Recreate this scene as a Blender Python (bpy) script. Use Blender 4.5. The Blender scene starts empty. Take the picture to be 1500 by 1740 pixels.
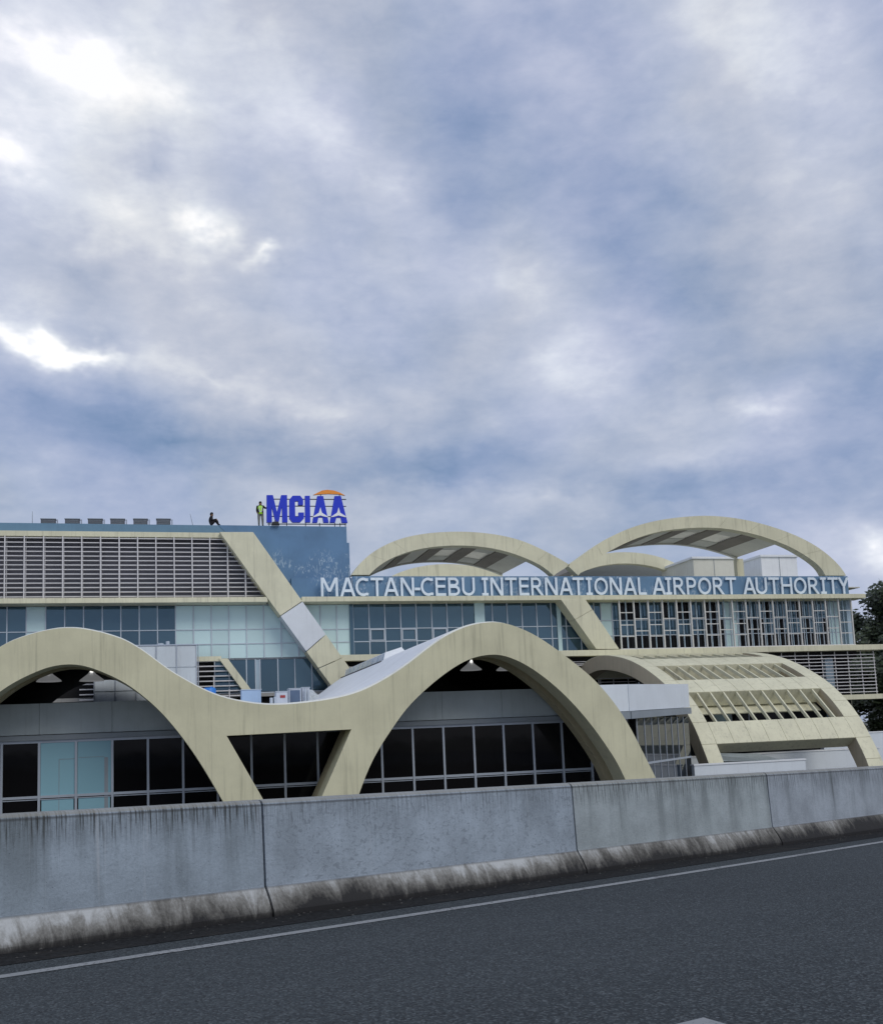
import bpy, bmesh, math, random
from mathutils import Vector, Matrix
from mathutils import noise as mnoise
random.seed(7)
D = bpy.data
SC = bpy.context.scene
COL = SC.collection
R_ = math.radians

# ------------------------------------------------------------------ camera
F, PX, PY, IW, IH = 1750.0, 750.0, 1031.0, 1500.0, 1740.0
YAW, PIT, ROL = R_(15.0), R_(7.2), R_(2.38)
CAM = Vector((0, 0, 1.4))
_r0 = Vector((math.cos(YAW), -math.sin(YAW), 0))
FWD = Vector((math.sin(YAW)*math.cos(PIT), math.cos(YAW)*math.cos(PIT), math.sin(PIT)))
_u0 = _r0.cross(FWD)
RGT = _r0*math.cos(ROL) - _u0*math.sin(ROL)
UPV = _r0*math.sin(ROL) + _u0*math.cos(ROL)
cd = D.cameras.new('camera'); cam = D.objects.new('camera', cd); COL.objects.link(cam)
m = Matrix((RGT, UPV, -FWD)).transposed().to_4x4(); m.translation = CAM
cam.matrix_world = m
cd.sensor_fit = 'HORIZONTAL'; cd.sensor_width = 36.0; cd.lens = 36.0*F/IW
cd.shift_y = (PY-IH/2)/IW
cd.clip_start = 0.1; cd.clip_end = 5000
SC.camera = cam
SC.render.resolution_x, SC.render.resolution_y = 882, 1024

def ray(x, y): return FWD + RGT*((x-PX)/F) - UPV*((y-PY)/F)
def WY(x, y, Y):
    v = ray(x, y); return CAM + v*(Y/v.y)
def XZ(x, y, Y):
    p = WY(x, y, Y); return (p.x, p.z)

# ------------------------------------------------------------------ node helpers
class NT:
    def __init__(s, tree): s.t = tree
    def n(s, typ, **kw):
        o = s.t.nodes.new(typ)
        for k, v in kw.items(): setattr(o, k, v)
        return o
    def l(s, a, b): s.t.links.new(a, b)
    def put(s, sock, v):
        if isinstance(v, bpy.types.NodeSocket): s.l(v, sock)
        else: sock.default_value = v
    def math(s, op, a, b=None, c=None, clamp=False):
        o = s.n('ShaderNodeMath', operation=op, use_clamp=clamp)
        s.put(o.inputs[0], a)
        if b is not None: s.put(o.inputs[1], b)
        if c is not None: s.put(o.inputs[2], c)
        return o.outputs[0]
    def vmath(s, op, a, b=None):
        o = s.n('ShaderNodeVectorMath', operation=op)
        s.put(o.inputs[0], a)
        if b is not None: s.put(o.inputs[1], b)
        return o.outputs[0]
    def noise(s, vec, scale, detail=4, rough=.55, dist=0):
        o = s.n('ShaderNodeTexNoise'); s.l(vec, o.inputs['Vector'])
        o.inputs['Scale'].default_value = scale; o.inputs['Detail'].default_value = detail
        o.inputs['Roughness'].default_value = rough; o.inputs['Distortion'].default_value = dist
        return o
    def ramp(s, fac, stops, interp='LINEAR'):
        o = s.n('ShaderNodeValToRGB'); s.l(fac, o.inputs[0]); cr = o.color_ramp; cr.interpolation = interp
        while len(cr.elements) < len(stops): cr.elements.new(.5)
        for e, (p, c) in zip(cr.elements, stops):
            e.position = p; e.color = (*c, 1) if len(c) == 3 else c
        return o.outputs[0]
    def sstep(s, v, a, b, lo=0., hi=1.):
        o = s.n('ShaderNodeMapRange', interpolation_type='SMOOTHSTEP'); s.put(o.inputs[0], v)
        for i, q in enumerate((a, b, lo, hi)): o.inputs[i+1].default_value = q
        return o.outputs[0]
    def mix(s, fac, a, b, blend='MIX'):
        o = s.n('ShaderNodeMix', data_type='RGBA', blend_type=blend); s.put(o.inputs[0], fac)
        for k, v in ((6, a), (7, b)):
            s.put(o.inputs[k], v if isinstance(v, bpy.types.NodeSocket) else (*v[:3], 1))
        return o.outputs[2]
    def mapv(s, vec, loc=(0,0,0), rot=(0,0,0), scale=(1,1,1), typ='POINT'):
        o = s.n('ShaderNodeMapping', vector_type=typ); s.l(vec, o.inputs[0])
        o.inputs[1].default_value = loc; o.inputs[2].default_value = rot; o.inputs[3].default_value = scale
        return o.outputs[0]

# ------------------------------------------------------------------ world: overcast sky with cloud structure
SUN_AZ, SUN_EL = R_(158), R_(42)      # azimuth measured from +Y towards +X
w = D.worlds.new('World'); SC.world = w; w.use_nodes = True
T = NT(w.node_tree); w.node_tree.nodes.clear()
sky = T.n('ShaderNodeTexSky', sky_type='NISHITA'); sky.sun_disc = False
sky.sun_elevation = SUN_EL; sky.sun_rotation = SUN_AZ; sky.air_density = 1.2; sky.dust_density = 1.5
gen = T.n('ShaderNodeTexCoord').outputs['Generated']
sep = T.n('ShaderNodeSeparateXYZ'); T.l(gen, sep.inputs[0])
az = T.math('MULTIPLY', T.math('ARCTAN2', sep.outputs[0], sep.outputs[1]), 57.2958)
el = T.math('MULTIPLY', T.math('ARCSINE', sep.outputs[2]), 57.2958)
cmb = T.n('ShaderNodeCombineXYZ'); T.l(az, cmb.inputs[0]); T.l(el, cmb.inputs[1])
str_ = T.mapv(gen, scale=(1, 1, 1.5))
warp = T.noise(str_, 3.2, 3, .6)
warp2 = T.noise(str_, 11, 4, .62)
wv = T.vmath('SUBTRACT', warp.outputs['Color'], (.5, .5, .5))
wv = T.vmath('MULTIPLY', wv, (6, 5, 0))
wv2 = T.vmath('MULTIPLY', T.vmath('SUBTRACT', warp2.outputs['Color'], (.5, .5, .5)), (5.0, 4.2, 0))
P = T.vmath('ADD', T.vmath('ADD', cmb.outputs[0], wv), wv2)
DPP = 57.2958/F
def azel(x, y):
    v = ray(x, y).normalized(); return math.degrees(math.atan2(v.x, v.y)), math.degrees(math.asin(v.z))
def blob(x, y, rx, ry, rot, amp):
    a, e = azel(x, y)
    mp = T.mapv(P, (a, e, 0), (0, 0, R_(-rot)), (rx*DPP, ry*DPP, 1), 'TEXTURE')
    g = T.n('ShaderNodeTexGradient', gradient_type='QUADRATIC_SPHERE'); T.l(mp, g.inputs[0])
    return T.math('MULTIPLY', g.outputs['Fac'], amp)
blobs = [  # x, y, radius x, radius y, tilt, amount (bright cloud gaps and dark cloud bellies)
 (150,190,820,640,20,.40),(125,140,130,55,10,.32),(20,85,140,65,25,.24),(250,200,140,75,15,.26),(10,280,100,60,10,.42),
 (330,405,130,42,-12,.36),(425,450,90,32,-8,.40),(50,548,200,46,18,.60),(160,590,150,34,12,.52),(500,240,260,140,25,.22),
 (210,370,260,110,5,.18),(1300,120,330,300,0,.34),(1330,90,160,120,0,.10),(1440,330,190,150,20,.14),(850,480,330,150,18,.30),
 (980,650,330,120,14,.26),(400,640,260,60,12,.28),(560,690,180,60,10,.18),(1300,685,170,50,3,.34),(1480,925,170,80,0,.55),
 (920,865,260,70,6,.26),(660,350,130,90,0,.20),(520,735,200,40,4,.12),(1180,770,200,50,0,.16),
 (790,240,330,330,0,-.20),(1130,330,240,260,30,-.20),(1200,540,330,190,25,-.24),(70,665,330,100,8,-.28),(330,745,440,95,0,-.46),
 (700,815,380,85,4,-.40),(1490,640,200,170,0,-.30),(130,450,260,95,15,-.22),(250,310,130,70,10,-.22),(60,800,330,100,0,-.16),
 (640,600,300,130,20,-.12),(1150,840,420,90,0,-.26),(1420,780,260,90,0,-.16)]
tot = None
for b in blobs:
    g = blob(*b); tot = g if tot is None else T.math('ADD', tot, g)
n1 = T.noise(T.mapv(gen, (3.1, .7, 2), scale=(1, 1, 1.6)), 3.4, 6, .56, 0)
n2 = T.noise(T.mapv(gen, (1.1, 5.7, 0), scale=(1, 1, 1.5)), 12, 6, .58, 0)
val = T.math('ADD', T.math('MULTIPLY_ADD', T.math('SUBTRACT', n1.outputs[0], .5), .55, .475), T.math('MULTIPLY', T.math('SUBTRACT', n2.outputs[0], .5), .40))
n3 = T.noise(T.mapv(gen, (5, 2, 8), scale=(1, 1, 1.5)), 7.5, 4, .5, 0)
puff = T.math('ABSOLUTE', T.math('SUBTRACT', n3.outputs[0], .5))
val = T.math('ADD', val, T.math('MULTIPLY_ADD', puff, .65, -.05))
n4 = T.noise(T.mapv(gen, (2, 6, 1), scale=(1, 1, 2.6)), 24, 6, .62, .3)
val = T.math('ADD', val, T.math('MULTIPLY', T.math('SUBTRACT', n4.outputs[0], .5), .24))
val = T.math('ADD', val, tot)
cloud = T.ramp(val, [(0, (.155,.24,.40)), (.22, (.25,.325,.49)), (.42, (.37,.43,.575)), (.62, (.51,.555,.675)), (.82, (.71,.75,.82)), (1.0, (.97,.98,1.0))])
hue = T.noise(T.mapv(gen, (9, 2, 4)), 4.5, 3, .5)
cloud = T.mix(T.sstep(hue.outputs[0], .42, .66, 0, .7), cloud, T.mix(1.0, cloud, (1.05, 1.0, .93), 'MULTIPLY'))
cloud = T.mix(T.sstep(hue.outputs[0], .56, .32, 0, .6), cloud, T.mix(1.0, cloud, (1.025, .99, 1.035), 'MULTIPLY'))
nis = T.vmath('MULTIPLY', sky.outputs[0], (.1, .1, .1))
final = T.mix(.10, cloud, nis)
bg = T.n('ShaderNodeBackground'); T.l(final, bg.inputs[0]); bg.inputs[1].default_value = 1.0
wo = T.n('ShaderNodeOutputWorld'); T.l(bg.outputs[0], wo.inputs[0])

# ------------------------------------------------------------------ sun behind cloud, exposure
sl = D.lights.new('sun', 'SUN'); sl.energy = 1.05; sl.angle = R_(28); sl.color = (1.0, .945, .84)
so = D.objects.new('sun', sl); COL.objects.link(so)
sdir = Vector((math.sin(SUN_AZ)*math.cos(SUN_EL), math.cos(SUN_AZ)*math.cos(SUN_EL), math.sin(SUN_EL)))
so.rotation_euler = sdir.to_track_quat('Z', 'Y').to_euler(); so.location = sdir*200
vs = SC.view_settings; vs.view_transform = 'Standard'; vs.look = 'None'; vs.gamma = 1; vs.exposure = 0.15; vs.use_curve_mapping = False

# ------------------------------------------------------------------ materials
def base_mat(name):
    mt = D.materials.new(name); mt.use_nodes = True; t = NT(mt.node_tree)
    bs = mt.node_tree.nodes['Principled BSDF']
    return mt, t, bs
def paint(name, col, rough=.6, mottle=.10, streak=.18, streakcol=(.10,.11,.09), sscale=1.0, bump=.02, metal=0., spec=.4, fine=.05, cracks=0, joints=0):
    mt, t, bs = base_mat(name)
    pos = t.n('ShaderNodeNewGeometry').outputs['Position']
    a = t.noise(pos, .55*sscale, 5, .6).outputs[0]
    c = t.mix(t.sstep(a, .3, .7), tuple(q*(1-mottle) for q in col), tuple(min(1, q*(1+mottle*.6)) for q in col))
    f = t.noise(pos, 9*sscale, 4, .6).outputs[0]
    c = t.mix(t.sstep(f, .35, .75, 0, fine), c, tuple(q*.5 for q in col))
    if streak > 0:
        s1 = t.noise(t.mapv(pos, scale=(2.6*sscale, 2.6*sscale, .16*sscale)), 1.6, 6, .62, .15).outputs[0]
        s2 = t.noise(t.mapv(pos, (3, 8, 1), scale=(9*sscale, 9*sscale, .35*sscale)), 1.4, 4, .6).outputs[0]
        k = t.math('MULTIPLY', t.sstep(s1, .46, .70), t.sstep(s2, .36, .62))
        c = t.mix(t.math('MULTIPLY', k, streak), c, streakcol)
    if joints:
        sx_ = t.n('ShaderNodeSeparateXYZ'); t.l(pos, sx_.inputs[0])
        fr__ = t.math('ABSOLUTE', t.math('SUBTRACT', t.math('FRACT', t.math('DIVIDE', sx_.outputs[0], 3.1)), .5))
        c = t.mix(t.math('MULTIPLY', t.sstep(fr__, .006, .002), joints), c, (.16,.16,.12))
    if cracks:
        wp_ = t.vmath('ADD', pos, t.vmath('MULTIPLY', t.noise(pos, 2.2, 4, .6).outputs['Color'], (.7, .7, .7)))
        vv = t.n('ShaderNodeTexVoronoi', feature='DISTANCE_TO_EDGE'); vv.inputs['Scale'].default_value = .42; t.l(wp_, vv.inputs[0])
        mk = t.noise(t.mapv(pos, (7, 3, 2)), .5, 2, .5).outputs[0]
        c = t.mix(t.math('MULTIPLY', t.math('MULTIPLY', t.sstep(vv.outputs[0], .012, .004), t.sstep(mk, .52, .62)), cracks), c, (.10,.10,.08))
    t.l(c, bs.inputs['Base Color']); bs.inputs['Roughness'].default_value = rough
    bs.inputs['Metallic'].default_value = metal; bs.inputs['Specular IOR Level'].default_value = spec
    if bump > 0:
        b = t.n('ShaderNodeBump'); b.inputs['Strength'].default_value = bump*8; b.inputs['Distance'].default_value = .02
        t.l(t.noise(pos, 3.5*sscale, 6, .6).outputs[0], b.inputs['Height']); t.l(b.outputs[0], bs.inputs['Normal'])
    return mt
def glass(name, col, rough=.04, ior=1.9, spec=.5, vary=.25, tint=(1, 1, 1)):
    mt, t, bs = base_mat(name)
    oi = t.n('ShaderNodeObjectInfo').outputs['Random']
    pos = t.n('ShaderNodeNewGeometry').outputs['Position']
    c = t.mix(oi, tuple(q*(1-vary) for q in col), tuple(q*(1+vary) for q in col))
    t.l(c, bs.inputs['Base Color']); bs.inputs['Roughness'].default_value = rough
    bs.inputs['Specular Tint'].default_value = (*tint, 1); bs.inputs['IOR'].default_value = ior; bs.inputs['Specular IOR Level'].default_value = spec
    b = t.n('ShaderNodeBump'); b.inputs['Strength'].default_value = .05; b.inputs['Distance'].default_value = .05
    t.l(t.noise(pos, .9, 2, .5).outputs[0], b.inputs['Height']); t.l(b.outputs[0], bs.inputs['Normal'])
    return mt
def flake_paint(name, col, under, lo, hi):
    """painted wall whose coat has blistered off in places"""
    mt, t, bs = base_mat(name)
    pos = t.n('ShaderNodeNewGeometry').outputs['Position']
    a = t.noise(pos, .5, 5, .6).outputs[0]
    c = t.mix(t.sstep(a, .3, .7), tuple(q*.88 for q in col), tuple(q*1.08 for q in col))
    big = t.noise(t.mapv(pos, (4.2, 0, 1.7)), .42, 3, .55).outputs[0]
    fl = t.noise(t.mapv(pos, scale=(2.2, 2.2, 1.1)), 2.6, 8, .72, .5).outputs[0]
    sz = t.n('ShaderNodeSeparateXYZ'); t.l(pos, sz.inputs[0])
    k = t.math('MULTIPLY', t.math('MULTIPLY', t.sstep(big, lo, hi), t.sstep(fl, .52, .60)), t.sstep(sz.outputs[2], 14.9, 14.1))
    c = t.mix(t.math('MULTIPLY', k, .6), c, under)
    st = t.noise(t.mapv(pos, scale=(3, 3, .2)), 1.8, 5, .6).outputs[0]
    c = t.mix(t.sstep(st, .55, .8, 0, .3), c, tuple(q*.55 for q in col))
    t.l(c, bs.inputs['Base Color']); bs.inputs['Roughness'].default_value = .6
    b = t.n('ShaderNodeBump'); b.inputs['Strength'].default_value = .3; b.inputs['Distance'].default_value = .01
    t.l(k, b.inputs['Height']); t.l(b.outputs[0], bs.inputs['Normal'])
    return mt

M = {}
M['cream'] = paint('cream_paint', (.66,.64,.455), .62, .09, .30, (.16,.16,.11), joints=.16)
M['cream2'] = paint('cream_facade_paint', (.69,.67,.495), .62, .08, .34, (.16,.16,.12))
M['tan'] = paint('tan_render', (.50,.43,.31), .7, .08, .25)
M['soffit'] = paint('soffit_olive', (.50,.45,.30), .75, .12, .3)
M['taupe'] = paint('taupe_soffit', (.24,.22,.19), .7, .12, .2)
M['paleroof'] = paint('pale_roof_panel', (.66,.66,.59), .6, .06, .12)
M['dark'] = paint('ceiling_void_shade', (.018,.014,.012), .85, .3, 0, bump=0)  # near-black colour stands in for shade under the deep canopy
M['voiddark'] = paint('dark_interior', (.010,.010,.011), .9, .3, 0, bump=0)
M['white'] = paint('white_membrane', (.80,.83,.86), .5, .05, .22, (.45,.46,.48))
M['whitewall'] = paint('white_wall', (.72,.78,.84), .55, .04, .12, (.4,.42,.45))
M['primer'] = paint('white_primer', (.68,.72,.76), .6, .05, .15)
M['grey'] = paint('grey_spandrel', (.46,.525,.55), .55, .10, .15, (.14,.15,.15))
M['greytrim'] = paint('grey_trim', (.26,.30,.34), .5, .08, .1)
M['alu'] = paint('aluminium', (.42,.47,.54), .38, .06, .08, metal=.25, bump=0, spec=.5)
M['alu2'] = paint('pale_aluminium', (.50,.56,.63), .42, .05, .08, metal=.15, bump=0)
M['louvre'] = paint('louvre_blade', (.68,.67,.68), .5, .06, .12, bump=0)
M['fin'] = paint('cream_fin', (.66,.655,.63), .55, .06, .15, bump=0)
M['blue'] = flake_paint('blue_wall_paint', (.105,.215,.37), (.46,.58,.68), .44, .56)
M['blueband'] = flake_paint('blue_band_paint', (.115,.225,.36), (.44,.53,.62), .40, .56)
M['blueparapet'] = paint('blue_parapet', (.14,.26,.38), .6, .08, .12, (.05,.08,.12))
M['letter'] = paint('white_letter', (.76,.86,.94), .45, .05, .1, bump=0)
M['signblue'] = paint('sign_blue', (.004,.030,.58), .35, .05, 0, bump=0, spec=.5)
M['signwhite'] = paint('sign_white', (.85,.87,.9), .4, .02, 0, bump=0)
M['orange'] = paint('sign_orange', (.85,.30,.04), .4, .04, 0, bump=0)
M['black'] = paint('black_steel', (.02,.022,.026), .5, .1, 0, bump=0)
M['glass'] = glass('tinted_glass', (.034,.064,.092), .03, 2.0, tint=(.55,.82,1))
M['backing'] = paint('slate_backing', (.15,.15,.175), .6, .15, 0, bump=0)
M['glassd'] = glass('dark_glass', (.008,.008,.009), .05, 1.35, .25)
M['endglass'] = glass('end_wall_glass', (.014,.022,.034), .04, 1.4, .4)
M['teal'] = glass('teal_film_glass', (.56,.74,.76), .14, 1.5, .4, .07)
M['teald'] = glass('teal_blind_glass', (.25,.45,.54), .14, 1.45, .3, .06)
M['bluecol'] = paint('pale_blue_column', (.36,.47,.56), .5, .05, .08, bump=0)
M['skyglass'] = glass('skylight_glass', (.28,.38,.50), .1, 1.6)
M['concrete'] = paint('grey_concrete', (.32,.32,.31), .8, .15, .3)
M['acwhite'] = paint('ac_white', (.55,.60,.68), .45, .08, .25)
M['acblue'] = paint('pale_blue_sheet', (.34,.47,.66), .45, .08, .15)
M['acdark'] = paint('dark_blue_grille', (.10,.15,.24), .5, .2, 0, bump=0)
M['fan'] = paint('fan_grille', (.10,.11,.13), .5, .1, 0, bump=0)
M['tank'] = paint('tank_panel', (.53,.58,.61), .45, .08, .35, (.25,.25,.25))
M['drum'] = paint('blue_drum', (.03,.20,.62), .4, .05, 0, bump=0)
M['skin'] = paint('skin', (.28,.16,.10), .6, .05, 0, bump=0)
M['hair'] = paint('black_hair', (.012,.011,.011), .6, .1, 0, bump=0)
M['vest'] = paint('hi_vis_vest', (.42,.85,.04), .6, .05, 0, bump=0)
M['reflect'] = paint('reflective_tape', (.75,.77,.78), .3, .02, 0, bump=0)
M['camo'] = paint('grey_trousers', (.17,.18,.17), .8, .5, 0, sscale=7, bump=0)
M['darkcloth'] = paint('dark_cloth', (.015,.015,.02), .85, .3, 0, bump=0)
M['lampshade'] = paint('glowing_lamp_shade', (.60,.61,.63), .45, .05, 0, bump=0)
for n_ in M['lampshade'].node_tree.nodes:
    if n_.type == 'BSDF_PRINCIPLED': n_.inputs['Emission Color'].default_value = (.95, .97, 1, 1); n_.inputs['Emission Strength'].default_value = .10  # faint glow added so the cones read grey in the dark void
mt, t, bs = base_mat('lit_bulb'); bs.inputs['Emission Color'].default_value = (1, .97, .92, 1); bs.inputs['Emission Strength'].default_value = 1.2; M['bulb'] = mt
M['grit'] = paint('dark_grit', (.075,.075,.072), .9, .3, 0, bump=0)
M['bark'] = paint('bark', (.09,.07,.05), .9, .3, .2)
M['redtile'] = paint('red_board', (.35,.05,.05), .5, .05, 0, bump=0)

def leafmat(name, c1, c2):
    mt, t, bs = base_mat(name)
    g = t.n('ShaderNodeNewGeometry')
    a = t.noise(g.outputs['Position'], 1.1, 3, .6).outputs[0]
    c = t.mix(t.sstep(a, .35, .65), c1, c2)
    r = t.n('ShaderNodeTexWhiteNoise'); t.l(t.vmath('SNAP', g.outputs['Position'], (.25,.25,.25)), r.inputs[0])
    c = t.mix(t.math('MULTIPLY', r.outputs[0], .5), c, tuple(q*1.7 for q in c2))
    t.l(c, bs.inputs['Base Color']); bs.inputs['Roughness'].default_value = .55
    return mt
M['leaf'] = leafmat('tree_leaf', (.016,.026,.012), (.034,.050,.020))

# asphalt
mt, t, bs = base_mat('asphalt'); pos = t.n('ShaderNodeNewGeometry').outputs['Position']
vor = t.n('ShaderNodeTexVoronoi'); vor.inputs['Scale'].default_value = 80; t.l(pos, vor.inputs[0])
sp = t.n('ShaderNodeSeparateColor'); t.l(vor.outputs['Color'], sp.inputs[0])
big = t.noise(t.mapv(pos, rot=(0, 0, R_(-26)), scale=(.3, .9, 1)), .5, 5, .55).outputs[0]
c = t.mix(t.sstep(big, .3, .7), (.027,.035,.040), (.040,.050,.056))
c = t.mix(t.sstep(sp.outputs[0], .5, 1.0, 0, .9), c, (.096,.112,.120))
c = t.mix(t.sstep(sp.outputs[1], .982, 1.0, 0, .6), c, (.18,.20,.22))
c = t.mix(t.sstep(sp.outputs[2], .5, 1.0, 0, .85), c, (.010,.011,.013))
t.l(c, bs.inputs['Base Color']); bs.inputs['Roughness'].default_value = .82; bs.inputs['Specular IOR Level'].default_value = .3
b = t.n('ShaderNodeBump'); b.inputs['Strength'].default_value = .55; b.inputs['Distance'].default_value = .008
t.l(vor.outputs['Distance'], b.inputs['Height']); t.l(b.outputs[0], bs.inputs['Normal']); M['asphalt'] = mt

# worn road paint
mt, t, bs = base_mat('road_paint'); pos = t.n('ShaderNodeNewGeometry').outputs['Position']
a = t.noise(pos, 38, 6, .7).outputs[0]; a2 = t.noise(pos, 2.2, 4, .6).outputs[0]
c = t.mix(t.sstep(a2, .3, .7), (.24,.255,.265), (.33,.345,.355))
c = t.mix(t.sstep(t.math('ADD', a, t.math('MULTIPLY', t.math('SUBTRACT', a2, .5), .5)), .50, .62, 0, .85), c, (.05,.055,.06))
t.l(c, bs.inputs['Base Color']); bs.inputs['Roughness'].default_value = .75; M['roadpaint'] = mt

mt, t, bs = base_mat('gutter_grit'); pos = t.n('ShaderNodeNewGeometry').outputs['Position']
a = t.noise(pos, 26, 6, .7).outputs[0]; a2 = t.noise(pos, 1.6, 5, .6).outputs[0]
c = t.mix(t.sstep(a, .35, .7), (.012,.012,.013), (.034,.036,.038)); c = t.mix(t.sstep(a2, .5, .75, 0, .5), c, (.05,.046,.04))
t.l(c, bs.inputs['Base Color']); bs.inputs['Roughness'].default_value = .95; bs.inputs['Specular IOR Level'].default_value = .1; M['gutter'] = mt
# barrier concrete: uv = (metres along, metres up)
DARK0, DARK1 = 14.5, 24.0   # metres along the barrier where the toe turns grimier
def barrier_mat(name, base, speck, drip, seed):
    mt, t, bs = base_mat(name)
    uv = t.n('ShaderNodeUVMap').outputs[0]
    s = t.n('ShaderNodeSeparateXYZ'); t.l(uv, s.inputs[0]); v = s.outputs[1]
    off = (seed*3.7, seed*1.3, 0)
    a = t.noise(t.mapv(uv, off), 1.7, 6, .62).outputs[0]
    c = t.mix(t.sstep(a, .28, .72), tuple(q*.80 for q in base), tuple(q*1.14 for q in base))
    # dark pits and blotches
    sp_ = t.noise(t.mapv(uv, off, scale=(1, 1.15, 1)), 15, 6, .72, 1.0).outputs[0]
    msk = t.noise(t.mapv(uv, off), 1.1, 3, .5).outputs[0]
    k = t.math('MULTIPLY', t.sstep(sp_, .535, .60), t.sstep(msk, .30, .62, .45, 1.0))
    c = t.mix(t.math('MULTIPLY', k, speck), c, tuple(q*.42 for q in base))
    spl = t.noise(t.mapv(uv, (off[0]+3, 1, 0)), 44, 4, .7, .4).outputs[0]
    c = t.mix(t.sstep(spl, .50, .68, 0, .28), c, tuple(q*.55 for q in base)); c = t.mix(t.sstep(spl, .48, .34, 0, .18), c, tuple(min(1, q*1.45) for q in base))
    pit = t.n('ShaderNodeTexVoronoi'); pit.inputs['Scale'].default_value = 17; t.l(t.mapv(uv, off), pit.inputs[0])
    c = t.mix(t.sstep(pit.outputs['Distance'], .10, .05, 0, .45), c, (.035,.04,.05))
    # water runs from the coping: broad columns, long runs, short fine drips
    col = t.noise(t.mapv(uv, (off[0]+5, 2, 0), scale=(2.3, .22, 1)), 1.0, 5, .6, .1).outputs[0]
    c = t.mix(t.math('MULTIPLY', t.math('MULTIPLY', t.sstep(col, .46, .64), t.sstep(v, .20, .85, .45, 1)), drip*.62), c, (.085,.105,.110))
    run = t.noise(t.mapv(uv, off, scale=(15, .28, 1)), 1.2, 5, .6, .1).outputs[0]
    c = t.mix(t.math('MULTIPLY', t.math('MULTIPLY', t.sstep(run, .55, .70), t.sstep(t.math('ADD', v, t.math('MULTIPLY', t.math('SUBTRACT', col, .5), 1.6)), .35, .95)), drip*.7), c, (.055,.065,.065))
    fin = t.noise(t.mapv(uv, (off[0]+2, 4, 0), scale=(34, 1.1, 1)), 1.2, 5, .65).outputs[0]
    c = t.mix(t.math('MULTIPLY', t.math('MULTIPLY', t.sstep(fin, .44, .62), t.sstep(t.math('ADD', v, t.math('MULTIPLY', t.math('SUBTRACT', fin, .5), .5)), .75, 1.0)), min(1, drip*.8+.2)), c, (.045,.050,.050))
    pal = t.noise(t.mapv(uv, (off[0]+8, 1, 0), scale=(13, .3, 1)), 1.1, 4, .6).outputs[0]
    c = t.mix(t.math('MULTIPLY', t.sstep(pal, .60, .72), .35*drip), c, (.50,.53,.57))
    # coping edge: paler, dirty line just below
    cop = t.sstep(v, 1.012, 1.024); c = t.mix(t.math('MULTIPLY', cop, .7), c, (.27,.27,.25))
    ln = t.math('MULTIPLY', t.sstep(v, .98, 1.0), t.sstep(v, 1.016, 1.006)); c = t.mix(t.math('MULTIPLY', ln, .6), c, (.05,.05,.05))
    # toe: scraped pale patches over dark dirt
    toe = t.sstep(v, .265, .248)
    ts = t.noise(t.mapv(uv, off, rot=(0, 0, .35), scale=(5, 1.9, 1)), 1.6, 7, .68, .9).outputs[0]
    tb = t.noise(t.mapv(uv, (off[0]+1, 7, 0)), 1.25, 5, .6).outputs[0]
    lvl = t.math('ADD', t.math('MULTIPLY_ADD', ts, .55, t.math('MULTIPLY', tb, .5)), t.math('MULTIPLY', v, 1.35))
    tl_ = t.noise(t.mapv(uv, (off[0]+9, 3, 0)), .55, 3, .5).outputs[0]
    lvl = t.math('ADD', lvl, t.math('MULTIPLY', t.math('SUBTRACT', tl_, .5), 1.05))
    grit = t.noise(uv, 34, 5, .7).outputs[0]
    lvl = t.math('ADD', lvl, t.math('MULTIPLY', t.math('SUBTRACT', grit, .5), .22))
    lvl = t.math('ADD', lvl, t.sstep(s.outputs[0], DARK0, DARK1, .05, -.17))
    tc = t.ramp(lvl, [(.50, (.030,.030,.031)), (.62, (.10,.098,.092)), (.74, (.22,.22,.21)), (.90, (.46,.48,.49))])
    c = t.mix(toe, c, tc)
    cre = t.math('MULTIPLY', t.sstep(v, .235, .255), t.sstep(v, .275, .258)); c = t.mix(t.math('MULTIPLY', cre, .45), c, (.07,.07,.075))
    gut = t.sstep(t.math('ADD', v, t.math('MULTIPLY', t.math('SUBTRACT', ts, .5), .12)), .10, .0); c = t.mix(t.math('MULTIPLY', gut, .9), c, (.022,.022,.024))
    t.l(c, bs.inputs['Base Color']); bs.inputs['Roughness'].default_value = .85; bs.inputs['Specular IOR Level'].default_value = .25
    bmp = t.n('ShaderNodeBump'); bmp.inputs['Strength'].default_value = .45; bmp.inputs['Distance'].default_value = .012
    hh = t.math('ADD', sp_, t.math('MULTIPLY', t.noise(uv, 90, 4, .6).outputs[0], .5))
    t.l(hh, bmp.inputs['Height']); t.l(bmp.outputs[0], bs.inputs['Normal'])
    return mt
M['bar'] = [barrier_mat('barrier_concrete_streaked', (.305,.365,.43), .20, .95, 1), barrier_mat('barrier_concrete_blotched', (.33,.39,.46), .50, .30, 2),
            barrier_mat('barrier_concrete_plain', (.345,.395,.42), .12, .70, 3), barrier_mat('barrier_concrete_far', (.34,.385,.44), .1, .65, 4)]
# ground
mt, t, bs = base_mat('ground_paving'); pos = t.n('ShaderNodeNewGeometry').outputs['Position']
c = t.mix(t.noise(pos, .25, 6, .6).outputs[0], (.07,.075,.06), (.14,.14,.13)); t.l(c, bs.inputs['Base Color']); bs.inputs['Roughness'].default_value = .9
M['ground'] = mt

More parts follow.
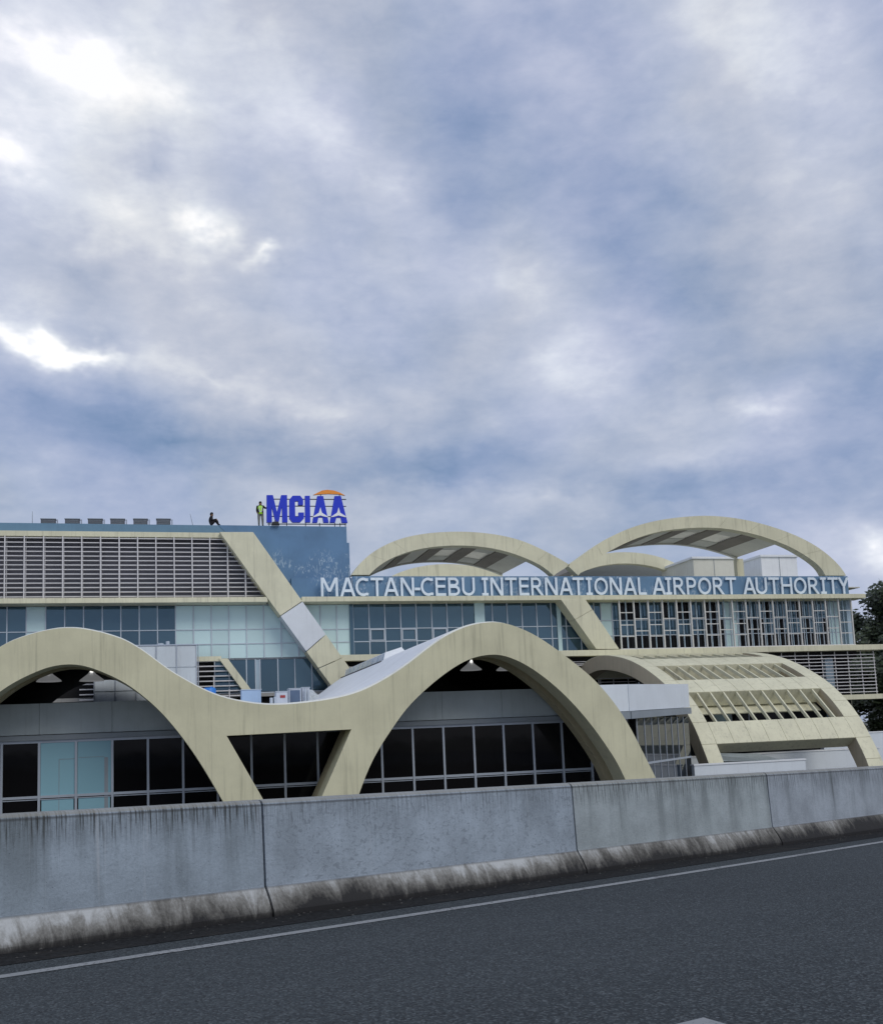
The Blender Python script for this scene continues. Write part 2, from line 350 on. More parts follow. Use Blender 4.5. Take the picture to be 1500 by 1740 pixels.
# ------------------------------------------------------------------ mesh helpers
class MB:
    def __init__(s): s.v = []; s.f = []; s.mi = []; s.uv = {}
    def box(s, x0, x1, y0, y1, z0, z1, mi=0):
        i = len(s.v); s.v += [(x, y, z) for z in (z0, z1) for y in (y0, y1) for x in (x0, x1)]
        for q in ((0,2,3,1),(4,5,7,6),(0,1,5,4),(2,6,7,3),(0,4,6,2),(1,3,7,5)): s.f.append([i+k for k in q]); s.mi.append(mi)
        return s
    def prism(s, poly, y0, y1, mi=0):        # poly in XZ, extruded along Y
        i = len(s.v); n = len(poly)
        s.v += [(x, y0, z) for x, z in poly] + [(x, y1, z) for x, z in poly]
        s.f.append(list(range(i, i+n))); s.f.append(list(range(i+2*n-1, i+n-1, -1))); s.mi += [mi, mi]
        for k in range(n):
            j = (k+1) % n; s.f.append([i+j, i+k, i+n+k, i+n+j]); s.mi.append(mi)
        return s
    def prismx(s, poly, x0, x1, mi=0):       # poly in YZ, extruded along X
        i = len(s.v); n = len(poly)
        s.v += [(x0, y, z) for y, z in poly] + [(x1, y, z) for y, z in poly]
        s.f.append(list(range(i, i+n))); s.f.append(list(range(i+2*n-1, i+n-1, -1))); s.mi += [mi, mi]
        for k in range(n):
            j = (k+1) % n; s.f.append([i+j, i+k, i+n+k, i+n+j]); s.mi.append(mi)
        return s
    def band(s, A, B, y0, y1, mi=0):         # two matching XZ polylines -> solid band between them
        i = len(s.v); n = len(A)
        for P_, y in ((A, y0), (B, y0), (A, y1), (B, y1)): s.v += [(x, y, z) for x, z in P_]
        a, b, c, d = i, i+n, i+2*n, i+3*n
        for k in range(n-1):
            for q in ((a+k, b+k, b+k+1, a+k+1), (c+k+1, d+k+1, d+k, c+k), (a+k+1, c+k+1, c+k, a+k), (b+k, d+k, d+k+1, b+k+1)): s.f.append(list(q)); s.mi.append(mi)
        s.f += [[a, c, d, b], [a+n-1, b+n-1, d+n-1, c+n-1]]; s.mi += [mi, mi]
        return s
    def tube(s, p, q, r, r2=None, n=8, mi=0):
        p, q = Vector(p), Vector(q); r2 = r if r2 is None else r2
        ax = (q-p).normalized(); u = ax.orthogonal().normalized(); v_ = ax.cross(u); i = len(s.v)
        for c_, rr in ((p, r), (q, r2)):
            for k in range(n):
                a = 2*math.pi*k/n; s.v.append(tuple(c_+(u*math.cos(a)+v_*math.sin(a))*rr))
        for k in range(n):
            j = (k+1) % n; s.f.append([i+k, i+j, i+n+j, i+n+k]); s.mi.append(mi)
        s.f += [list(range(i+n-1, i-1, -1)), list(range(i+n, i+2*n))]; s.mi += [mi, mi]
        return s
    def bar(s, p, q, w, h, up=(0, 0, 1), mi=0):   # rectangular bar p->q
        p, q = Vector(p), Vector(q); ax = (q-p).normalized(); sd = ax.cross(Vector(up)).normalized(); uu = sd.cross(ax); i = len(s.v)
        for c_ in (p, q):
            for a, b_ in ((-1,-1),(1,-1),(1,1),(-1,1)): s.v.append(tuple(c_+sd*a*w/2+uu*b_*h/2))
        for k in range(4):
            j = (k+1) % 4; s.f.append([i+k, i+j, i+4+j, i+4+k]); s.mi.append(mi)
        s.f += [[i+3, i+2, i+1, i], [i+4, i+5, i+6, i+7]]; s.mi += [mi, mi]
        return s
    def build(s, name, mats, parent=None, bevel=0, smooth=False, tri=False):
        me = D.meshes.new(name); me.from_pydata(s.v, [], s.f)
        if not isinstance(mats, (list, tuple)): mats = [mats]
        for q in mats: me.materials.append(q)
        for p_, k in zip(me.polygons, s.mi): p_.material_index = k; p_.use_smooth = smooth
        bm = bmesh.new(); bm.from_mesh(me); bmesh.ops.recalc_face_normals(bm, faces=bm.faces)
        if tri: bmesh.ops.triangulate(bm, faces=[f for f in bm.faces if len(f.verts) > 4])
        bm.to_mesh(me); bm.free()
        return link(name, me, parent, bevel)
def link(name, me, parent=None, bevel=0):
    o = D.objects.new(name, me); COL.objects.link(o); attach(o, parent)
    if bevel:
        b = o.modifiers.new('bevel', 'BEVEL'); b.width = bevel; b.segments = 2; b.limit_method = 'ANGLE'; b.angle_limit = R_(40)
    return o
def wloc(o):
    v = Vector((0, 0, 0))
    while o is not None: v += o.get('_w', Vector((0, 0, 0))) if False else Vector(o.location) if o.type == 'EMPTY' else Vector((0, 0, 0)); o = o.parent
    return v
def attach(o, parent):
    if parent is not None:
        o.parent = parent; o.matrix_parent_inverse = pinv(parent)
def pinv(p):
    mt_ = Matrix.Identity(4); chain = []
    while p is not None: chain.append(p); p = p.parent
    w_ = Matrix.Identity(4)
    for q in reversed(chain): w_ = w_ @ q.matrix_parent_inverse @ q.matrix_basis
    return w_.inverted()
_cube = {}
def piece(name, x0, x1, y0, y1, z0, z1, mat, parent, rot=None):
    """box piece that shares one unit-cube mesh per material"""
    if mat.name not in _cube:
        b = MB().box(-.5, .5, -.5, .5, -.5, .5); me = D.meshes.new('unit_'+mat.name); me.from_pydata(b.v, [], b.f); me.materials.append(mat)
        bm = bmesh.new(); bm.from_mesh(me); bmesh.ops.recalc_face_normals(bm, faces=bm.faces); bm.to_mesh(me); bm.free(); _cube[mat.name] = me
    o = D.objects.new(name, _cube[mat.name]); COL.objects.link(o)
    o.location = ((x0+x1)/2, (y0+y1)/2, (z0+z1)/2); o.scale = (abs(x1-x0), abs(y1-y0), abs(z1-z0))
    if rot: o.rotation_euler = rot
    attach(o, parent); return o
def thing(name, label, cat, loc, group=None):
    o = D.objects.new(name, None); COL.objects.link(o); o.location = loc; o.empty_display_size = .3
    tag(o, label, cat, group); return o
def tag(o, label, cat, group=None):
    o['label'] = label; o['category'] = cat
    if group: o['group'] = group
    return o
def struct(o): o['kind'] = 'structure'; return o
def jit(a=.0035): return (random.uniform(-a, a), 0, random.uniform(-a, a))

# ------------------------------------------------------------------ ground, ramp road, markings
GZ = -3.6
b = MB(); b.v = [(-1500,-1500,GZ),(1500,-1500,GZ),(1500,3000,GZ),(-1500,3000,GZ)]; b.f = [[0,1,2,3]]; b.mi = [0]
struct(b.build('ground', M['ground']))
def rz(y): return .35-.053*y
BL = [(-1.26,8.72),(.80,9.66),(4.41,11.36),(8.44,13.38),(11.60,15.02)]
def ext(pts, l, r):
    (x0,y0),(x1,y1) = pts[0], pts[1]; d = Vector((x0-x1, y0-y1)).normalized()*l
    (x2,y2),(x3,y3) = pts[-2], pts[-1]; e = Vector((x3-x2, y3-y2)).normalized()*r
    return [(x0+d.x, y0+d.y)]+pts+[(x3+e.x, y3+e.y)]
BLX = ext(BL, 14, 45)
def resample(pts, step):
    out = [Vector(pts[0])]
    for a, c_ in zip(pts, pts[1:]):
        a, c_ = Vector(a), Vector(c_); n = max(1, int((c_-a).length/step))
        for k in range(1, n+1): out.append(a.lerp(c_, k/n))
    return out
LINE = resample(BLX, .35)
def smooth_line(L, it=25):
    for _ in range(it): L = [L[0]]+[(L[i-1]+L[i]*2+L[i+1])/4 for i in range(1, len(L)-1)]+[L[-1]]
    return L
LINE = smooth_line(LINE)
def normals(L):
    out = []
    for i in range(len(L)):
        d = (L[min(i+1, len(L)-1)]-L[max(i-1, 0)]).normalized(); out.append(Vector((-d.y, d.x)))   # points away from the road (+Y side)
    return out
NRM = normals(LINE)
CUM = [0.0]
for a, c_ in zip(LINE, LINE[1:]): CUM.append(CUM[-1]+(c_-a).length)
# road body: ramp deck, closed down to the ground
b = MB(); n = len(LINE)
edge = [p+q*.30 for p, q in zip(LINE, NRM)]; back = [p-q*13.0 for p, q in zip(LINE, NRM)]
b.v = [(p.x, p.y, rz(p.y)) for p in edge]+[(p.x, p.y, rz(p.y)) for p in back]+[(p.x, p.y, GZ-.1) for p in edge]+[(p.x, p.y, GZ-.1) for p in back]
for k in range(n-1):
    for q in ((k, k+1, n+k+1, n+k), (2*n+k, 2*n+k+1, k+1, k), (n+k, n+k+1, 3*n+k+1, 3*n+k)): b.f.append(list(q)); b.mi.append(0)
road = struct(b.build('road', M['asphalt']))
def strip_on_road(name, o0, o1, i0, i1, mat):
    b = MB(); k = 0
    for i in range(i0, i1):
        wob = .006*mnoise.noise(Vector((CUM[i]*1.3, o0, 0)))
        for o_ in (o0+wob, o1+wob):
            p = LINE[i]-NRM[i]*o_; b.v.append((p.x, p.y, rz(p.y)+.004))
        if k: b.f.append([2*k-2, 2*k-1, 2*k+1, 2*k]); b.mi.append(0)
        k += 1
    return b.build(name, mat, road)
strip_on_road('edge_line', 1.06, 1.205, 0, n, M['roadpaint'])
strip_on_road('gutter_dirt', -.05, .62, 0, n, M['gutter'])
# tip of a painted arrow at the bottom of the view
def on_road(x, y):
    v = ray(x, y); tt = (.35-CAM.z)/(v.z+.053*v.y); p = CAM+v*tt; return (p.x, p.y, p.z+.004)
tip = Vector(on_road(1195, 1731)); l_ = Vector(on_road(1158, 1740)); r__ = Vector(on_road(1226, 1740))
b = MB(); b.v = [tuple(tip), tuple(tip+(l_-tip)*4), tuple(tip+(r__-tip)*4)]; b.f = [[0,1,2]]; b.mi = [0]
b.build('arrow_marking', M['roadpaint'], road)

# ------------------------------------------------------------------ concrete barrier, panel by panel
bar_t = thing('concrete_barrier', 'long stained grey concrete road barrier along the edge of the ramp', 'barrier', (4.4, 11.4, rz(11.4)))
PROFILE = [(0.0,.0),(-.0,.05),(.055,.155),(.125,.255),(.135,.27),(.165,1.005),(.185,1.035),(.215,1.045),(.375,1.045),(.40,1.02),(.43,-.25)]
def barrier_panel(s0, s1, mat):
    b = MB(); ring = len(PROFILE); S = []
    i = 0; s = s0
    while s < s1-1e-6: S.append(s); s += .25
    S.append(s1)
    uvs = []
    for s in S:
        j = max(k for k in range(n) if CUM[k] <= s+1e-9); j = min(j, n-2); f_ = (s-CUM[j])/(CUM[j+1]-CUM[j])
        p = LINE[j].lerp(LINE[j+1], f_); q = NRM[j].lerp(NRM[j+1], f_).normalized()
        for (o_, h) in PROFILE:
            wob = .004*mnoise.noise(Vector((s*1.1, h*2, 3)))
            r2 = p+q*(o_+wob-.0); b.v.append((r2.x, r2.y, rz(p.y)+h)); uvs.append((s, h))
    for k in range(len(S)-1):
        for a in range(ring-1): b.f.append([k*ring+a, (k+1)*ring+a, (k+1)*ring+a+1, k*ring+a+1]); b.mi.append(0)
    b.f += [list(range(ring)), list(range((len(S)-1)*ring, len(S)*ring))]; b.mi += [0, 0]
    me = D.meshes.new('barrier_panel'); me.from_pydata(b.v, [], b.f); me.materials.append(mat)
    ul = me.uv_layers.new(name='UVMap')
    for l in me.loops: ul.data[l.index].uv = uvs[l.vertex_index]
    bm = bmesh.new(); bm.from_mesh(me); bmesh.ops.recalc_face_normals(bm, faces=bm.faces); bmesh.ops.triangulate(bm, faces=[f for f in bm.faces if len(f.verts) > 4]); bm.to_mesh(me); bm.free()
    return link('barrier_panel', me, bar_t)
def s_at_px(x, y):       # distance along the line where that line of sight meets the barrier face
    v = ray(x, y); best = None
    for k in range(n-1):
        for q in range(8):
            p = LINE[k].lerp(LINE[k+1], q/8)+NRM[k]*.15; d = abs(p.x*v.y-p.y*v.x)
            if v.x*p.x+v.y*p.y > 0 and (best is None or d < best[0]): best = (d, CUM[k]+(CUM[k+1]-CUM[k])*q/8)
    return best[1]
J = [s_at_px(449, 1430), s_at_px(975, 1390), s_at_px(1307, 1350)]
jl = J[1]-J[0]
cuts = [0.02, J[0]-jl*2, J[0]-jl, J[0], J[1], J[2]]
while cuts[-1]+jl < CUM[-1]: cuts.append(cuts[-1]+jl)
cuts = sorted(c_ for c_ in cuts if c_ >= 0)
for k, (a, c_) in enumerate(zip(cuts, cuts[1:])):
    mt_ = M['bar'][0] if c_ <= J[0]+.01 else M['bar'][1] if c_ <= J[1]+.01 else M['bar'][2] if c_ <= J[2]+.01 else M['bar'][3]
    barrier_panel(a+.012, c_-.012, mt_)

# loose grit swept against the barrier foot
rg = random.Random(11); b = MB()
for _ in range(900):
    i = rg.randrange(20, n-1); p = LINE[i].lerp(LINE[i+1], rg.random()) if i+1 < n else LINE[i]; o_ = .02+abs(rg.gauss(0, .22)); p = p-NRM[i]*o_
    r = rg.uniform(.004, .014); z = rz(p.y)+.006; a0 = rg.uniform(0, 6.28); k = len(b.v)
    for q in range(3): b.v.append((p.x+r*math.cos(a0+q*2.09)*rg.uniform(.8, 1.5), p.y+r*math.sin(a0+q*2.09), z))
    b.v.append((p.x, p.y, z+r*rg.uniform(.5, 1.1)))
    b.f += [[k, k+1, k+3], [k+1, k+2, k+3], [k+2, k, k+3], [k, k+2, k+1]]; b.mi += [0]*4
gr = b.build('gutter_grit', M['grit']); tag(gr, 'loose grit lying along the foot of the barrier', 'grit'); gr['kind'] = 'stuff'

# ------------------------------------------------------------------ wave canopy
WF = 40.0
wave = thing('wave_canopy', 'cream concrete wave canopy with two tall arches in front of the glazed hall', 'canopy', (4, WF, GZ))
def pts(L, Y): return [XZ(x, y, Y) for x, y in L]
top_r = pts([(115,1067),(133,1067),(167,1073),(200,1083),(217,1090),(247,1108),(283,1137),(317,1157),(350,1175),(383,1187),(417,1194),(450,1198)], WF)
top_m = pts([(480,1198),(513,1195),(547,1191),(580,1185),(605,1178),(630,1168),(663,1150),(697,1127),(730,1100),(763,1077),(797,1062),(830,1057),(850,1057.5)], WF)
top_e = pts([(870,1062),(903,1075),(937,1097),(970,1122),(1003,1148),(1030,1177),(1053,1207),(1073,1240),(1093,1280),(1113,1320)], WF)
in_l = pts([(117,1128),(143,1131),(167,1139),(193,1150),(217,1163),(240,1180),(267,1203),(290,1228),(310,1253),(333,1285),(353,1317),(372,1350)], WF)
in_r = pts([(611,1347),(627,1303),(647,1267),(667,1237),(690,1204),(717,1177),(747,1151),(780,1128),(807,1116),(833,1112),(853,1113),(877,1121),(903,1135),(937,1160),(970,1191),(1003,1229),(1030,1267),(1050,1298),(1061,1322)], WF)
yo = pts([(445,1355),(385,1250.5),(597,1239.5),(549,1349)], WF)
def smooth_pts(L, it=2):
    for _ in range(it):
        o = [L[0]]
        for a, c_ in zip(L, L[1:]): o += [((a[0]+c_[0])/2, (a[1]+c_[1])/2), c_]
        L = [o[0]]+[((o[i-1][0]+2*o[i][0]+o[i+1][0])/4, (o[i-1][1]+2*o[i][1]+o[i+1][1])/4) for i in range(1, len(o)-1)]+[o[-1]]
    return L
XC = top_r[0][0]
def mir(L): return [(2*XC-x, z) for x, z in reversed(L)]
def down(p, q, z=GZ-.1):            # extend the edge p->q to height z
    t_ = (z-q[1])/(q[1]-p[1]); return (q[0]+(q[0]-p[0])*t_, z)
TOP = smooth_pts(mir(top_r)[:-1]+top_r+top_m+top_e, 2)
INL = smooth_pts(mir(in_l)[:-1]+in_l, 2); INR = smooth_pts(in_r, 2)
yl_ = mir([yo[1], yo[0]])           # mirrored outer leg edge
poly = [down(yl_[1], yl_[0]), yl_[1]] + [(yl_[1][0]-2.0, yl_[1][1]), (yl_[1][0]-2.0, TOP[0][1]+.02)]
poly = [p for p in poly]
poly += TOP + [down(TOP[-2], TOP[-1])] + [down(INR[-2], INR[-1])] + list(reversed(INR)) + [down(INR[1], INR[0])]
poly += [down(yo[2], yo[3]), yo[2], yo[1], down(yo[1], yo[0])] + [down(INL[-2], INL[-1])] + list(reversed(INL)) + [down(INL[1], INL[0])]
MB().prism(poly, WF, WF+1.25).build('front_beam', [M['cream']], wave, tri=True)
# second rib behind, with the same openings, and recessed web between the two
def inset(L, d):
    o = []
    for i in range(len(L)):
        a, c_ = L[max(i-1, 0)], L[min(i+1, len(L)-1)]; t_ = Vector((c_[0]-a[0], c_[1]-a[1])).normalized(); o.append((L[i][0]-t_.y*d, L[i][1]+t_.x*d))
    return o
IRx = [down(INR[1], INR[0])]+INR+[down(INR[-2], INR[-1])]
ILx = [down(INL[1], INL[0])]+INL+[down(INL[-2], INL[-1])]
for L in (ILx, IRx):
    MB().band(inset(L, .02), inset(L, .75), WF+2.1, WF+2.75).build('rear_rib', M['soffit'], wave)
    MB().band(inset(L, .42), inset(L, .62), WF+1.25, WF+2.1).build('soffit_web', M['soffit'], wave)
# horizontal tie across the web on the right leg
tie = XZ(1010, 1238, WF+1.3); MB().box(tie[0]-.1, tie[0]+.55, WF+1.26, WF+2.3, tie[1]-.22, tie[1]+.12).build('tie', M['soffit'], wave)
ys = [p for p in yo]
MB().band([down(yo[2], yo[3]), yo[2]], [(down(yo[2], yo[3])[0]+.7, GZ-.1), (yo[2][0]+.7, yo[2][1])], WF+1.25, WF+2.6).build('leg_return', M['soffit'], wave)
# white shell roof from the beam back towards the office block
SB = 65.6
sh = [p for p in TOP if p[0] < XZ(1053, 1207, WF)[0]]
MB().band([(x, z+.07) for x, z in sh], [(x, z-.16) for x, z in sh], WF+.35, SB).build('shell_roof', M['white'], wave)
MB().band([(x, z-.17) for x, z in sh], [(x, z-.30) for x, z in sh], WF+1.26, SB-.02).build('shell_ceiling', M['dark'], wave)  # underside coloured near-black so the void beneath reads as shaded
def topz(X):
    for a, c_ in zip(TOP, TOP[1:]):
        if a[0] <= X <= c_[0]: return a[1]+(c_[1]-a[1])*(X-a[0])/(c_[0]-a[0]+1e-9)
    return TOP[0][1] if X < TOP[0][0] else -9
# raised skylight along the left flank of the right crest
xa, xb = XZ(764, 1077, WF)[0], XZ(800, 1062, WF)[0]
za, zb = topz(xa), topz(xb)
skl = MB().prism([(xa-.10, za-.05), (xa+.02, za+.42), (xb, zb+.34), (xb+.3, zb-.0)], 53.0, SB-.1).build('skylight', M['white'], wave)
npn = 8
for k in range(npn):
    y0 = 53.15+k*(SB-53.5)/npn; y1 = y0+(SB-53.5)/npn-.12
    b = MB(); b.v = [(xa-.115, y0, za+.02), (xa-.115, y1, za+.02), (xa-.015, y1, za+.38), (xa-.015, y0, za+.38)]
    b.v += [(x+.03, y, z) for x, y, z in b.v]; b.f = [[0,1,2,3],[7,6,5,4],[0,4,5,1],[1,5,6,2],[2,6,7,3],[3,7,4,0]]; b.mi = [0]*6
    b.build('pane', M['skyglass'], skl)
MB().box(xa-.34, xa-.12, 52.6, SB-.1, za-.42, za-.06).build('gutter', M['black'], wave)

# ------------------------------------------------------------------ low glazed hall behind the arches
HY = 43.2
hall = thing('glazed_hall', 'low hall with near black windows and grey band behind the wave arches', 'building', (5, HY, GZ))
MS = 1.3575; MX0 = -6.24
xs = [MX0+MS*k for k in range(-5, 19)]
zt, ztr, zb_ = 1.80, -.28, -1.35
gf = MB()
gf.box(xs[0]-.05, xs[-1]+.05, HY-.03, HY+.12, zt, zt+.11)
gf.box(xs[0]-.05, xs[-1]+.05, HY-.03, HY+.12, zb_-.12, zb_)
frame = gf.build('window_frame', M['alu'], hall)
for x in xs: piece('mullion', x-.045, x+.045, HY-.07, HY+.1, zb_, zt, M['alu'], frame)
for x in xs[:-1]:
    piece('transom', x+.045, x+MS-.045, HY-.05, HY+.09, ztr-.05, ztr+.05, M['alu'], frame)
    teal = abs(x-(MX0+MS)) < .1 or abs(x-(MX0+2*MS)) < .1
    mm = M['teald'] if teal else M['glassd']
    piece('pane', x+.05, x+MS-.05, HY, HY+.02, ztr+.05, zt, mm, frame, jit(.002))
    piece('pane', x+.09, x+MS-.09, HY, HY+.02, zb_, ztr-.10, mm, frame, jit(.002))
    piece('transom', x+.045, x+MS-.045, HY-.03, HY+.07, ztr-.115, ztr-.085, M['alu'], frame)
# door leaves seen behind the two filmed bays
xd = MX0+MS
for (a, c_, h) in ((xd+.72, xd+.74, 1.15), (xd+2*MS-.30, xd+2*MS-.16, 1.15)):
    piece('door_edge', a, c_, HY-.008, HY, zb_, h, M['greytrim'], frame)
piece('door_edge', xd+.74, xd+MS-.05, HY-.008, HY, 1.13, 1.15, M['greytrim'], frame)
piece('door_edge', xd+MS+.1, xd+2*MS-.30, HY-.008, HY, 1.17, 1.19, M['greytrim'], frame)
MB().box(xs[0], xs[-1], HY+.4, HY+.5, GZ, 1.9).build('inner_wall', M['voiddark'], hall)
MB().box(xs[0], xs[-1], HY-.05, HY+.3, GZ, zb_-.12).build('plinth', M['concrete'], hall)
MB().box(xs[0], xs[-1]-.6, HY-.14, HY+.2, zt+.11, zt+.30).build('fascia_trim', M['greytrim'], hall)
# grey band, split into boards, tucked under the shell
x = xs[0]
while x < XZ(985, 1220, HY)[0]:
    x2 = min(x+2*MS-.012, XZ(985, 1220, HY)[0])
    A, B = [], []
    for k in range(9):
        xx = x+(x2-x)*k/8; hz = min(3.34, topz(xx)-.34)
        A.append((xx, max(hz, 2.16))); B.append((xx, zt+.33))
    MB().band(A, B, HY-.04, HY+.2).build('spandrel_panel', M['grey'], hall)
    x += 2*MS
MB().box(xs[0], 18.0, HY+.2, 60, 1.95, 2.15).build('roof_slab', M['concrete'], hall)
# oblique glazed end wall with white fascia right of the arch
wl = [Vector((17.9, HY)), Vector((20.4, 43.9)), Vector((21.2, 44.7)), Vector((27.75, 51.9)), Vector((27.9, 60.0))]
def wall_quad(bm_, a, c_, z0, z1, off0, off1):
    d = (c_-a).normalized(); q = Vector((d.y, -d.x)); i = len(bm_.v)
    za_, zc_ = (z0, z1) if isinstance(z0, tuple) else ((z0, z1), (z0, z1))
    for o_ in (off0, off1):
        for p, zz_ in ((a, za_), (c_, zc_)):
            for z in zz_: r2 = p+q*o_; bm_.v.append((r2.x, r2.y, z))
    for f_ in ((0,1,3,2),(4,6,7,5),(0,4,5,1),(2,3,7,6),(1,5,7,3),(0,2,6,4)): bm_.f.append([i+k for k in f_]); bm_.mi.append(0)
b = MB()
FT = [(2.20,3.42),(2.22,3.45),(2.25,3.48),(2.46,3.74),(2.46,3.74)]
for k in range(4): wall_quad(b, wl[k], wl[k+1], FT[k], FT[k+1], -.3, .12)
b.build('white_fascia', M['whitewall'], hall)
b = MB()
for k in range(4): wall_quad(b, wl[k], wl[k+1], (FT[k][0]-.36, FT[k][0]-.02), (FT[k+1][0]-.36, FT[k+1][0]-.02), -.3, .20)
b.build('fascia_strip', M['greytrim'], hall)
d = (wl[3]-wl[2]); L_ = d.length; d.normalize()
g2 = MB(); wall_quad(g2, wl[2], wl[3], GZ, -2.4, -.2, .06); fr2 = g2.build('end_wall_base', M['concrete'], hall)
NPW = 8
for k in range(NPW):
    a = wl[2]+d*(L_*k/NPW+.04); c_ = wl[2]+d*(L_*(k+1)/NPW-.04)
    b = MB(); wall_quad(b, a, c_, -.2, 1.95, -.03, 0); b.build('pane', M['endglass'], fr2)
    b = MB(); wall_quad(b, a, c_, -2.4, -.3, -.03, 0); b.build('pane', M['endglass'], fr2)
    b = MB(); wall_quad(b, a-d*.05, a, -2.4, 1.95, -.03, .03); b.build('mullion', M['alu'], fr2)
b = MB(); wall_quad(b, wl[2], wl[3], -.3, -.2, -.03, .05); b.build('transom', M['alu'], fr2)
b = MB(); wall_quad(b, wl[1], wl[2], GZ, 1.95, -.3, -.2); b.build('dark_return', M['glassd'], hall)
b = MB(); b.v = [(p.x, p.y, 3.35) for p in wl]+[(17.9, 60, 3.35)]; b.f = [list(range(6))]; b.mi = [0]; b.build('roof_deck', M['paleroof'], hall, tri=True)

# ------------------------------------------------------------------ office block (main facade)
FY = 70.0
off = thing('office_block', 'long cream and blue office block with louvres and curtain walls behind the canopy', 'building', (20, FY, GZ))
XL, XR = -16.0, 52.3
MB().box(XL, 12.1, FY+.9, 92, GZ, 16.0).build('left_wing_body', M['voiddark'], off)
MB().box(12.1, XR-.1, FY+.9, 92, GZ, 12.0).build('right_wing_body', M['voiddark'], off)
# blue wall + parapet
bw = MB(); bw.prism([(XZ(372,905,FY)[0], 16.33), (12.18, 16.33), (12.18, 11.2), (XZ(505,1012,FY)[0]-.4, 11.2)], FY+.35, FY+.9)
bw.build('blue_wall', M['blue'], off)
MB().box(12.181, 12.36, FY+.45, FY+3, 11.2, 15.2).build('blue_wall_return', M['blue'], off)
MB().box(XL, XZ(372,905,FY)[0]+1.2, FY+.38, FY+.88, 15.5, 16.32).build('parapet', M['blueparapet'], off)
MB().box(XL, XZ(400,905,FY)[0], FY-.35, FY+.36, 15.32, 15.66).build('louvre_head_beam', M['cream2'], off)
MB().box(XL, 12.1, FY+.9, FY+22, 16.0, 16.05).build('roof_left', M['concrete'], off)
# long ledges
MB().box(XL, XZ(455,1020,FY-1)[0], FY-1.0, FY+.5, 10.84, 11.18).build('ledge', M['cream2'], off, bevel=.02)
MB().box(XZ(513,1020,FY-1)[0], 53.0, FY-1.0, FY+.5, 10.84, 11.18).build('ledge', M['cream2'], off, bevel=.02)
MB().box(10.6, 54.4, FY-1.0, FY+.5, 6.76, 7.18).build('lower_ledge', M['cream2'], off, bevel=.02)
MB().box(10.6, 52.3, FY-.2, FY+.85, 6.3, 6.75).build('ledge_shadow_strip', M['voiddark'], off)  # near-black strip standing in for the shadow below the ledge
# blue name band
MB().box(12.37, XZ(1441,995,FY-.5)[0], FY-.5, FY-.15, 11.19, 12.66).build('name_band', M['blueband'], off)
MB().box(8.2, 12.37, FY-.02, FY+.33, 11.19, 12.62).build('name_band', M['blue'], off)
# braces
def brace(TL, TR, BR, BL, y0, y1, mats, cutsf):
    A = [Vector(XZ(*TL, y0)), Vector(XZ(*BL, y0))]; B = [Vector(XZ(*TR, y0)), Vector(XZ(*BR, y0))]
    for (f0, f1, skew), mt_ in zip(cutsf, mats):
        p = [A[0].lerp(A[1], f0[0]), B[0].lerp(B[1], f0[1]), B[0].lerp(B[1], f1[1]), A[0].lerp(A[1], f1[0])]
        MB().prism([tuple(q) for q in p], y0, y1).build('brace_panel', mt_, off, bevel=.015)
brace((373,904),(430,904),(640,1200),(588,1200), FY-1.05, FY+.34, [M['cream2'], M['primer'], M['cream2'], M['cream2']],
      [((0,0),(.478,.395),0), ((.481,.398),(.683,.585),0), ((.686,.588),(.78,.72),0), ((.783,.723),(1,1),0)])
brace((953,1019),(995,1019),(1052,1103),(1013,1103), FY-1.03, FY+.3, [M['cream2'], M['cream2']], [((0,0),(.4,.2),0), ((.404,.204),(1,1),0)])
# left louvre screen
lv = MB(); lv.box(XL, XZ(448,1010,FY-.3)[0]-.1, FY-.28, FY-.12, 11.19, 11.25); lvf = lv.build('louvre_rail', M['louvre'], off)
def brace_x(z):   # left edge of the brace at height z
    a = Vector(XZ(373,904,FY-.3)); c_ = Vector(XZ(557,1157,FY-.3)); t_ = (z-a.y)/(c_.y-a.y); return a.x+(c_.x-a.x)*t_
for k in range(-5, 14):
    x = -10.03+1.163*k
    if x > brace_x(15.2): 
        zt_ = None
        for zz in range(0, 90):
            z_ = 15.2-zz*.045
            if brace_x(z_) > x+.1: zt_ = z_; break
        if not zt_ or zt_ < 11.4: continue
    else: zt_ = 15.3
    piece('louvre_post', x-.034, x+.034, FY-.42, FY-.3, 11.25, zt_, M['louvre'], lvf)
    piece('rear_post', x-.03, x+.03, FY+.42, FY+.5, 11.25, zt_, M['louvre'], lvf)
NS = 14
for k in range(NS):
    z = 11.36+k*(15.22-11.36)/(NS-1)
    piece('louvre_slat', XL, brace_x(z)-.06, FY-.29, FY-.19, z-.027, z+.027, M['louvre'], lvf)
    if k < NS-1: piece('rear_slat', XL, brace_x(z)-.3, FY+.36, FY+.40, z+.10, z+.155, M['greytrim'], lvf)
MB().box(XL, 8.6, FY+.55, FY+.62, 11.2, 15.6).build('louvre_backing', M['backing'], off)
for k in range(0): piece('floor_rail', XL, brace_x(12+k*.8)-.1, FY+.5, FY+.54, 11.9+k*.8, 12.05+k*.8, M['greytrim'], lvf)

